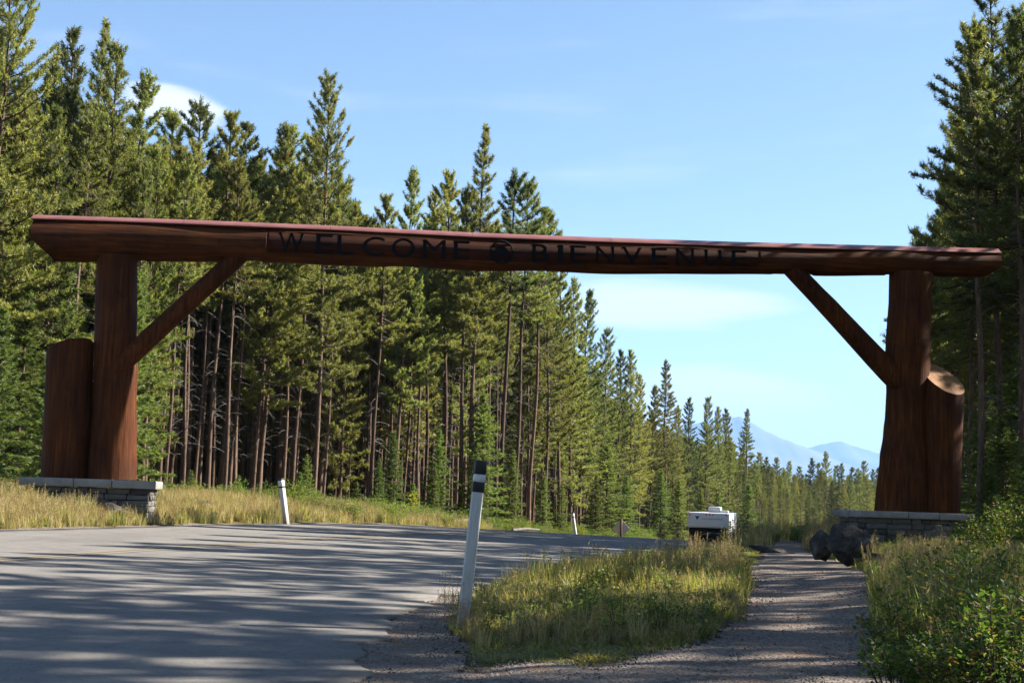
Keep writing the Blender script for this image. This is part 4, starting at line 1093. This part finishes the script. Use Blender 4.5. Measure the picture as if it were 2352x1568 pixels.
for _ in range(7000):
    y = 44 + 330 * rng.uniform() ** 1.4; e = float(np.interp(y, EY, EX)); dep = 20 + 45 * rng.uniform() if y < 180 else 75 * rng.uniform()
    x = e - dep
    if y > 180: x += 6
    if x / y < -.46 or not free(x, y, 2.3): continue
    H, zg = fit_height(x, y, rng.uniform(13, 17.5), rng, 90); pts.append((x, y, zg)); w = rng.uniform(.9, 1.25); sc_.append((H / 17 * w, H / 17 * w, H / 17)); ix.append(int(rng.integers(0, 9)))
for _ in range(2500):       # beyond the bend of the road
    y = rng.uniform(300, 560); x = y * rng.uniform(.10, .36)
    if x > float(np.interp(y, YS, XL)) - 4 and x < float(np.interp(y, YS, XR)) + 4: continue
    if not free(x, y, 3.2): continue
    H, zg = fit_height(x, y, rng.uniform(12, 17), rng, 40); pts.append((x, y, zg)); w = rng.uniform(1.1, 1.5); sc_.append((H / 17 * w, H / 17 * w, H / 17)); ix.append(int(rng.integers(5, 9)))
k = len(pts); rot = np.stack([np.zeros(k), np.zeros(k), rng.uniform(0, 6.28, k)], -1)
scatter('forest', pts, rot, sc_, ix, TC, 'mass of pine trees behind the roadside stand')
pts, sc_, ix = [], [], []
for _ in range(1800):
    y = rng.uniform(-16, 46); x = rng.uniform(13.0, 34)
    if x < .385 * y + 1.8 or not free(x, y, (1.6 if 2 < y < 30 else 2.0) if x < 19.5 else 2.5): continue
    H = min(rng.uniform(13, 18) + max(0, 22 - y) * .08, (x + 5.5 + max(0, 24 - y) * .9) / 1.30); pts.append((x, y, G(x, y))); sc_.append((H / 17 * .8,) * 2 + (H / 17,)); ix.append(int(rng.choice([0, 1, 1, 3, 3])))
for x, y, H in ((13.2, 13.4, 17.5), (14.6, 15.2, 18), (16.1, 14.3, 18.5), (15.2, 12.2, 17.5), (13.8, 17.3, 16.5)):
    pts.append((x, y, G(x, y))); sc_.append((H / 17 * .8,) * 2 + (H / 17,)); ix.append(1); free(x, y, .1)
for _ in range(2600):
    y = 40 + 110 * rng.uniform() ** 1.5; x = y * rng.uniform(.285, .55)
    if x < float(np.interp(y, YS, XR)) + 4 or x / y < .285 or not free(x, y, 1.7): continue
    H = rng.uniform(12, 17); 
    if x / y < .33: H = min(H, 8 + (x / y - .285) * 150)
    pts.append((x, y, G(x, y))); sc_.append((H / 17,) * 3); ix.append(int(rng.integers(0, 5)))
k = len(pts); rot = np.stack([np.zeros(k), np.zeros(k), rng.uniform(0, 6.28, k)], -1)
scatter('forest', pts, rot, sc_, ix, TC, 'dark wood behind and beside the right pillar')

# young spruces at the foot of the stand
def spr(px, py, d, lab, i, small=False, wide=1.0, group=None):
    t = at(px, py, d); zg = G(t.x, d)
    ms, H0 = (SMALL[i % 2], 2.2) if small else (SP[i % 3], 6.0)
    tree(('sm%d' % (i % 2)) if small else ('sp%d' % (i % 3)), ms, (t.x, d, zg), max(.5, t.z - zg), H0, lab, group, None, wide, 'spruce_tree')
spr(318, 615, 42, 'bright green spruce rising right behind the left pillar', 2, wide=.85)
spr(160, 600, 47, 'green spruce showing above the short log of the left pillar', 0, wide=.9)
spr(66, 650, 45, 'broad green spruce in the open beside the towering dense pine', 1, wide=1.1)
GS = 'young spruces at the foot of the stand'
for i, (px, py, d) in enumerate([(10, 700, 42), (110, 820, 44), (440, 1080, 49), (418, 1102, 47), (548, 1092, 52), (705, 1042, 56), (690, 1085, 55), (872, 1050, 60), (905, 990, 63), (1010, 985, 68), (1000, 1060, 66), (1112, 900, 70), (1095, 1030, 68), (1180, 1030, 72), (1395, 1020, 108), (1440, 1090, 112), (1370, 1090, 96), (1520, 1080, 130), (1560, 1100, 128), (1610, 1120, 140), (1650, 1130, 150), (1720, 1110, 170), (1250, 1080, 84), (1290, 1110, 86), (950, 1110, 64), (820, 1105, 60)]):
    small = py > 1070 and d < 80
    spr(px, py, d, stand_label(True, d, 1, 20).replace('tall pine clothed far down', 'small young spruce') if small else stand_label(True, d, 3, 20).replace('tall pine clothed far down', 'half grown spruce'), i, small, 1.0 if d < 90 else 1.3, GS)

for i, (px, py, d) in enumerate([(2262, 880, 44), (2335, 800, 41), (2302, 960, 40), (2230, 1000, 47), (2350, 1010, 37), (2275, 1060, 38), (2318, 700, 47)]):
    spr(px, py, d, 'dark shaded spruce in the undergrowth right of the right pillar', i, False, 1.2, 'shaded spruces by the right pillar')
# fallen grey logs at the edge of the stand
for (a, b, d, lab) in (((1040, 1196), (1100, 1186), 56, 'long bleached fallen log at the forest edge'), ((1178, 1190), (1240, 1188), 60, 'short bleached fallen log lying among the brush')):
    p0, p1 = at(*a, d), at(*b, d + 2)
    p0.z = G(p0.x, p0.y) + .25; p1.z = G(p1.x, p1.y) + .4
    mb = MB(); mb.tube([p0 - p0, (p1 - p0) * .5 + Vector((0, 0, .05)), p1 - p0], [.07, .06, .04], 8)
    tag(mb.obj('fallen_log', 'bark_grey', None, True, p0), lab, 'log')

# ------------------------------------------------------------------ verge plants
rng = np.random.default_rng(31)
GC = source_collection('gold_clump', [grass_clump(200 + i, 42, h, .16, ['gold', 'dry'], head=.25, w=.011, bend=.4) for i, h in enumerate((.55, .45, .65, .38))])
GG = source_collection('green_clump', [grass_clump(210 + i, 44, h, .13, ['grass', 'dry'], head=.05, w=.009, bend=.45) for i, h in enumerate((.28, .36, .20, .45))])
GD = source_collection('dry_clump', [grass_clump(220 + i, 26, h, .10, ['dry', 'dry'], head=.6, w=.006, bend=.25) for i, h in enumerate((.75, .95, .6))])
HB = source_collection('herb', [joined(shrub(230 + i, h, .16, 6, 14, .06, .022, m), 'herb') for i, (h, m) in enumerate(((.35, 'shrub'), (.28, 'willow'), (.45, 'shrub'), (.22, 'grass')))])
WB = source_collection('brush', [joined(shrub(240 + i, h, .5, 16, 40, .085, .03, m), 'brush') for i, (h, m) in enumerate(((.9, 'willow'), (1.1, 'shrub'), (.7, 'willow'), (.8, 'shrub')))])

def sample(n, y0, y1, xf0, xf1, ok=None, pw=1.0):
    y = y0 + (y1 - y0) * rng.uniform(0, 1, n) ** pw; x = xf0(y) + (xf1(y) - xf0(y)) * rng.uniform(0, 1, n)
    if ok is not None: k = ok(x, y); x, y = x[k], y[k]
    return x, y
# plinth and boulder footprints stay clear
def clear(x, y):
    k = np.ones(len(x), bool)
    for px, w in ((200, 1.75), (2112, 1.55)):
        c = GO + ex * gp(px, 1100)[0]; lx = (x - c.x) * ex.x + (y - c.y) * ex.y; ly = (x - c.x) * ey.x + (y - c.y) * ey.y
        k &= ~((np.abs(lx) < w) & (np.abs(ly) < 1.05))
    return k
x, y = sample(9500, 16, 60, lambda y: np.maximum(-.40 * y - 1, yi(y, XL) - 9), lambda y: yi(y, XL) - .35, clear)
k = rng.uniform(0, 1, len(x)) < np.clip((yi(y, XL) - x - .25) / 1.3, .03, 1)
x, y = x[k], y[k]
scatter_at('golden_grass', x, y, GC, 4, 'golden dry grass on the bank across the road', rng, .4, .85)
x, y = sample(1300, 16, 60, lambda y: np.maximum(-.40 * y - 1, yi(y, XL) - 9), lambda y: yi(y, XL) - .5, clear)
scatter_at('green_grass', x, y, GG, 4, 'green grass mixed into the bank across the road', rng, .6, 1.3)
x, y = sample(420, 24, 60, lambda y: np.maximum(-.40 * y - 1, yi(y, XL) - 11), lambda y: yi(y, XL) - 2.2, clear)
scatter_at('weeds', x, y, HB, 4, 'leafy weeds among the bank grass', rng, .7, 1.5)
x, y = sample(1500, 45, 190, lambda y: np.interp(y, EY, EX) - 3, lambda y: np.maximum(yi(y, XL) - .8, np.interp(y, EY, EX) - 2), None, 1.5)
scatter_at('roadside_brush', x, y, WB, 4, 'pale green brush along the forest edge', rng, .35, .95)
# strip between road and path, path edges and right verge
isl = lambda x, y: (gravel_d(x, y) > .06) & (x > yi(y, XR) + .25)
x, y = sample(9500, 8.8, 46, lambda y: yi(y, XR), lambda y: np.interp(y, PY, PX) - .2, isl, 1.4)
k = rng.uniform(0, 1, len(x)) < np.clip(.5 + (y - 9) / 4 + .6 * wob(x * 1.7, y * 1.5), .25, 1); x, y = x[k], y[k]
tall = np.clip((y - 8.7) / 8, .16, 1.0) * np.clip(.75 + .8 * wob(x * .9 + 3, y * .8), .35, 1.3) * np.interp(y, [24, 30], [1, .3])
scatter_at('green_grass', x, y, GG, 4, 'green grass of the strip between road and path', rng, .45, 1.0, zs=tall)
x, y = sample(1500, 10.8, 27, lambda y: yi(y, XR) + .2, lambda y: np.interp(y, PY, PX), isl, 1.3)
scatter_at('golden_grass', x, y, GC, 4, 'yellowing grass of the strip between road and path', rng, .15, .42)
x, y = sample(600, 11, 27, lambda y: yi(y, XR) + .3, lambda y: np.interp(y, PY, PX), isl, 1.2)
scatter_at('weeds', x, y, HB, 4, 'leafy weeds of the strip between road and path', rng, .4, .95)
rt = lambda x, y: (gravel_d(x, y) > .05) & clear(x, y)
x, y = sample(6500, 7, 46, lambda y: np.interp(y, PY, PX) + .2, lambda y: .37 * y + 1.5, rt, 1.3)
scatter_at('green_grass', x, y, GG, 4, 'grass of the right verge beyond the path', rng, .5, 1.2, zs=np.interp(y, [12, 18, 24], [1.1, .75, .45]))
x, y = sample(1800, 7, 46, lambda y: np.interp(y, PY, PX) + .6, lambda y: .37 * y + 1.5, rt, 1.3)
scatter_at('weeds', x, y, HB, 4, 'leafy weeds of the right verge beyond the path', rng, .5, 1.1, zs=np.interp(y, [16, 24], [1.1, .65]))
x, y = sample(160, 12, 30, lambda y: np.interp(y, PY, PX) + .7, lambda y: .33 * y, rt, 1.1)
scatter_at('dry_stalks', x, y, GD, 3, 'dry seeded stalks on the right verge', rng, .35, .65)
x, y = sample(380, 44, 95, lambda y: yi(y, XR) + .8, lambda y: .34 * y, None)
scatter_at('roadside_brush', x, y, WB, 4, 'brush beyond the gateway right of the road', rng, .4, .9)
x, y = sample(700, 36, 70, lambda y: yi(y, XR) + 1.6, lambda y: .3 * y, rt)
scatter_at('green_grass', x, y, GC, 4, 'long grass beyond the gateway right of the road', rng, .7, 1.3)

x, y = sample(3800, -4, 46, lambda y: np.maximum(.37 * y + 1.5, np.interp(y, PY, PX) + 1.6), lambda y: .37 * y + 16)
scatter_at('undergrowth', x, y, HB, 4, 'low undergrowth of the wood beside the right verge', rng, .6, 1.4)
x, y = sample(4200, -4, 46, lambda y: np.maximum(.37 * y + 1.5, np.interp(y, PY, PX) + 1.6), lambda y: .37 * y + 12)
scatter_at('green_grass', x, y, GG, 4, 'grass running under the wood beside the right verge', rng, .6, 1.3)
# loose stones on shoulder and path
def pebble(seed):
    g = np.random.default_rng(seed); bm = bmesh.new(); bmesh.ops.create_icosphere(bm, subdivisions=1, radius=.5)
    for v in bm.verts: v.co = Vector(np.array(v.co) * g.uniform(.75, 1.2, 3) * np.array([1, .8, .55]))
    me = bpy.data.meshes.new('pebble'); bm.to_mesh(me); bm.free(); me.materials.append(MT['pebble']); return me
PB = source_collection('pebble', [pebble(300 + i) for i in range(5)])
x, y = sample(26000, 7, 24, lambda y: yi(y, XR) - .05, lambda y: np.interp(y, PY, PX) + 1.6, lambda x, y: gravel_d(x, y) < .03, 1.5)
k = len(x); s = .010 + .022 * rng.uniform(0, 1, k) ** 3
scatter('gravel', np.stack([x, y, np.maximum(gz(x, y), -9) + .022], -1), rng.uniform(0, 6.28, (k, 3)), np.stack([s, s, s], -1), rng.integers(0, 5, k), PB, 'loose gravel on the shoulder and path')

# single shrubs
SHR = {'sprout': [shrub(400 + i, h, .30, 11, 34, .055, .020, m, red=r) for i, (h, m, r) in enumerate(((.75, 'shrub', 0), (.60, 'shrub', .012), (.85, 'willow', 0)))],
       'bush': [shrub(410 + i, h, .48, 20, 46, .062, .036, 'broad', red=.003) for i, h in enumerate((.85, .70, .95))],
       'yellow': [shrub(420, 1.3, .4, 10, 40, .09, .05, 'yellow')]}
def put_shrub(kind, i, x, y, s, label, group=None, name='leafy_shrub'):
    key = 'shrub_%s%d' % (kind, i); loc = (x, y, G(x, y)); rz_ = rng.uniform(0, 6.28)
    if key not in protos:
        o = thing(name, label, 'shrub', loc, rz_, group); st, fo = SHR[kind][i]; link('stems', st, o); link('foliage', fo, o); protos[key] = o; o.scale = (s, s, s)
    else: o = copy_thing(protos[key], loc, rz_, float(s), label, group)
    if not group and 'group' in o: del o['group']
def ground_at(px, py):
    d = 20.0
    for _ in range(40):
        p = at(px, py, d); e = p.z - G(p.x, d); d = max(6, d + e * d / EYE * .5)
    return at(px, py, d).x, d
LS = 'low leafy shrub growing in the grass strip between road and path'
for i, (px, py) in enumerate([(1270, 1420), (1230, 1395), (1310, 1410), (1190, 1400), (1280, 1350), (1350, 1340), (1420, 1335), (1470, 1310), (1540, 1300), (1450, 1290), (1600, 1300), (1380, 1300), (1500, 1440), (1660, 1300), (1530, 1280), (1600, 1270)]):
    x, y = ground_at(px, py); put_shrub('sprout', i % 3, x, y, float(rng.uniform(.36, .62)) * min(.95, y / 16 + .25), LS, 'shrubs of the grass strip')
LB = 'broad leaved bush crowding the right edge of the gravel path'
for i, (px, py) in enumerate([(2080, 1545), (2150, 1500), (2230, 1530), (2310, 1500), (2200, 1600), (2290, 1600), (2120, 1470), (2350, 1550), (2180, 1440), (2270, 1450), (2060, 1600), (2340, 1450), (2110, 1430), (2380, 1620), (2240, 1410), (2330, 1400), (2150, 1640), (2300, 1660)]):
    x, y = ground_at(px, py); put_shrub('bush', i % 3, x, y, float(rng.uniform(.50, .82)), LB, 'bushes right of the path')
for i, (px, d) in enumerate([(2230, 31), (2275, 32), (2320, 30), (2300, 27), (2340, 25), (2330, 34), (2255, 28)]):
    x = at(px, 1250, d).x; put_shrub('bush', i % 3, x, d, float(rng.uniform(.75, 1.15)), 'tall leafy bush growing right of the dark plinth', 'bushes beside the dark plinth')
for px, d, s, lab in ((945, 60, 1.0, 'tall yellow leaved bush beneath the pines across the road'), (1342, 88, .9, 'small yellow bush by the distant marker post'), (1216, 66, .7, 'low yellow bush at the forest edge by a fallen log')):
    x = at(px, 1190, d).x; put_shrub('yellow', 0, x, d, s, lab, None, 'yellow_bush')
x = at(492, 1212, 36.5).x; put_shrub('sprout', 1, x, 36.0, .6, 'small dark weed bush at the road edge in the golden grass', None, 'weed_bush')

# tall dry grass tufts
DRY = [grass_clump(500 + i, 60, h, .16, ['dry', 'dry'], head=.8, w=.006, bend=.3) for i, h in enumerate((.8, .95, .7))]
def tuft(i, px, d, s, label, group):
    x = at(px, 1250, d).x; o = link('dry_grass_tuft', DRY[i % 3]); o.location = (x, d, G(x, d) - .01); o.rotation_euler = (0, 0, rng.uniform(0, 6.28)); o.scale = (s, s, s)
    tag(o, label, 'grass tuft', group)
for i in range(18):
    d = rng.uniform(18, 27); px = rng.uniform(1570, 1760) - (33 - d) * 4
    x = at(px, 1250, d).x
    if gravel_d(np.array([x]), np.array([d]))[0] < .1: continue
    tuft(i, px, d, float(rng.uniform(.5, .78)), 'tall tan grass tuft with seed heads in front of the trailer', 'tan tufts before the trailer')
for i in range(15):
    d = rng.uniform(14.5, 20); px = rng.uniform(2075, 2230)
    tuft(i, px, d, float(rng.uniform(.38, .6)), 'tan seeded grass tuft right of the path below the dark plinth', 'tan tufts right of the path')
for i, (px, d) in enumerate([(1128, 13.2), (1045, 12.6), (1090, 11.2), (1700, 13), (1540, 12.0)]):
    tuft(i, px, d, .45, 'thin dry grass tuft near the black topped marker post', 'thin tufts by the marker')

# ------------------------------------------------------------------ air
mb = MB(); mb.box((2500, 10200, 690), (24000, 24200, 1400))
hz = mb.mesh('haze', []); hm = bpy.data.materials.new('haze_air'); hm.use_nodes = True; t = hm.node_tree; t.nodes.clear()
pv = t.nodes.new('ShaderNodeVolumePrincipled'); pv.inputs['Color'].default_value = (.30, .56, 1.0, 1); pv.inputs['Density'].default_value = 6e-5; pv.inputs['Anisotropy'].default_value = 0.0
t.links.new(pv.outputs[0], t.nodes.new('ShaderNodeOutputMaterial').inputs['Volume'])
hz.materials.append(hm)
tag(link('haze', hz), 'thin blue air over the valley', None, None, 'stuff')
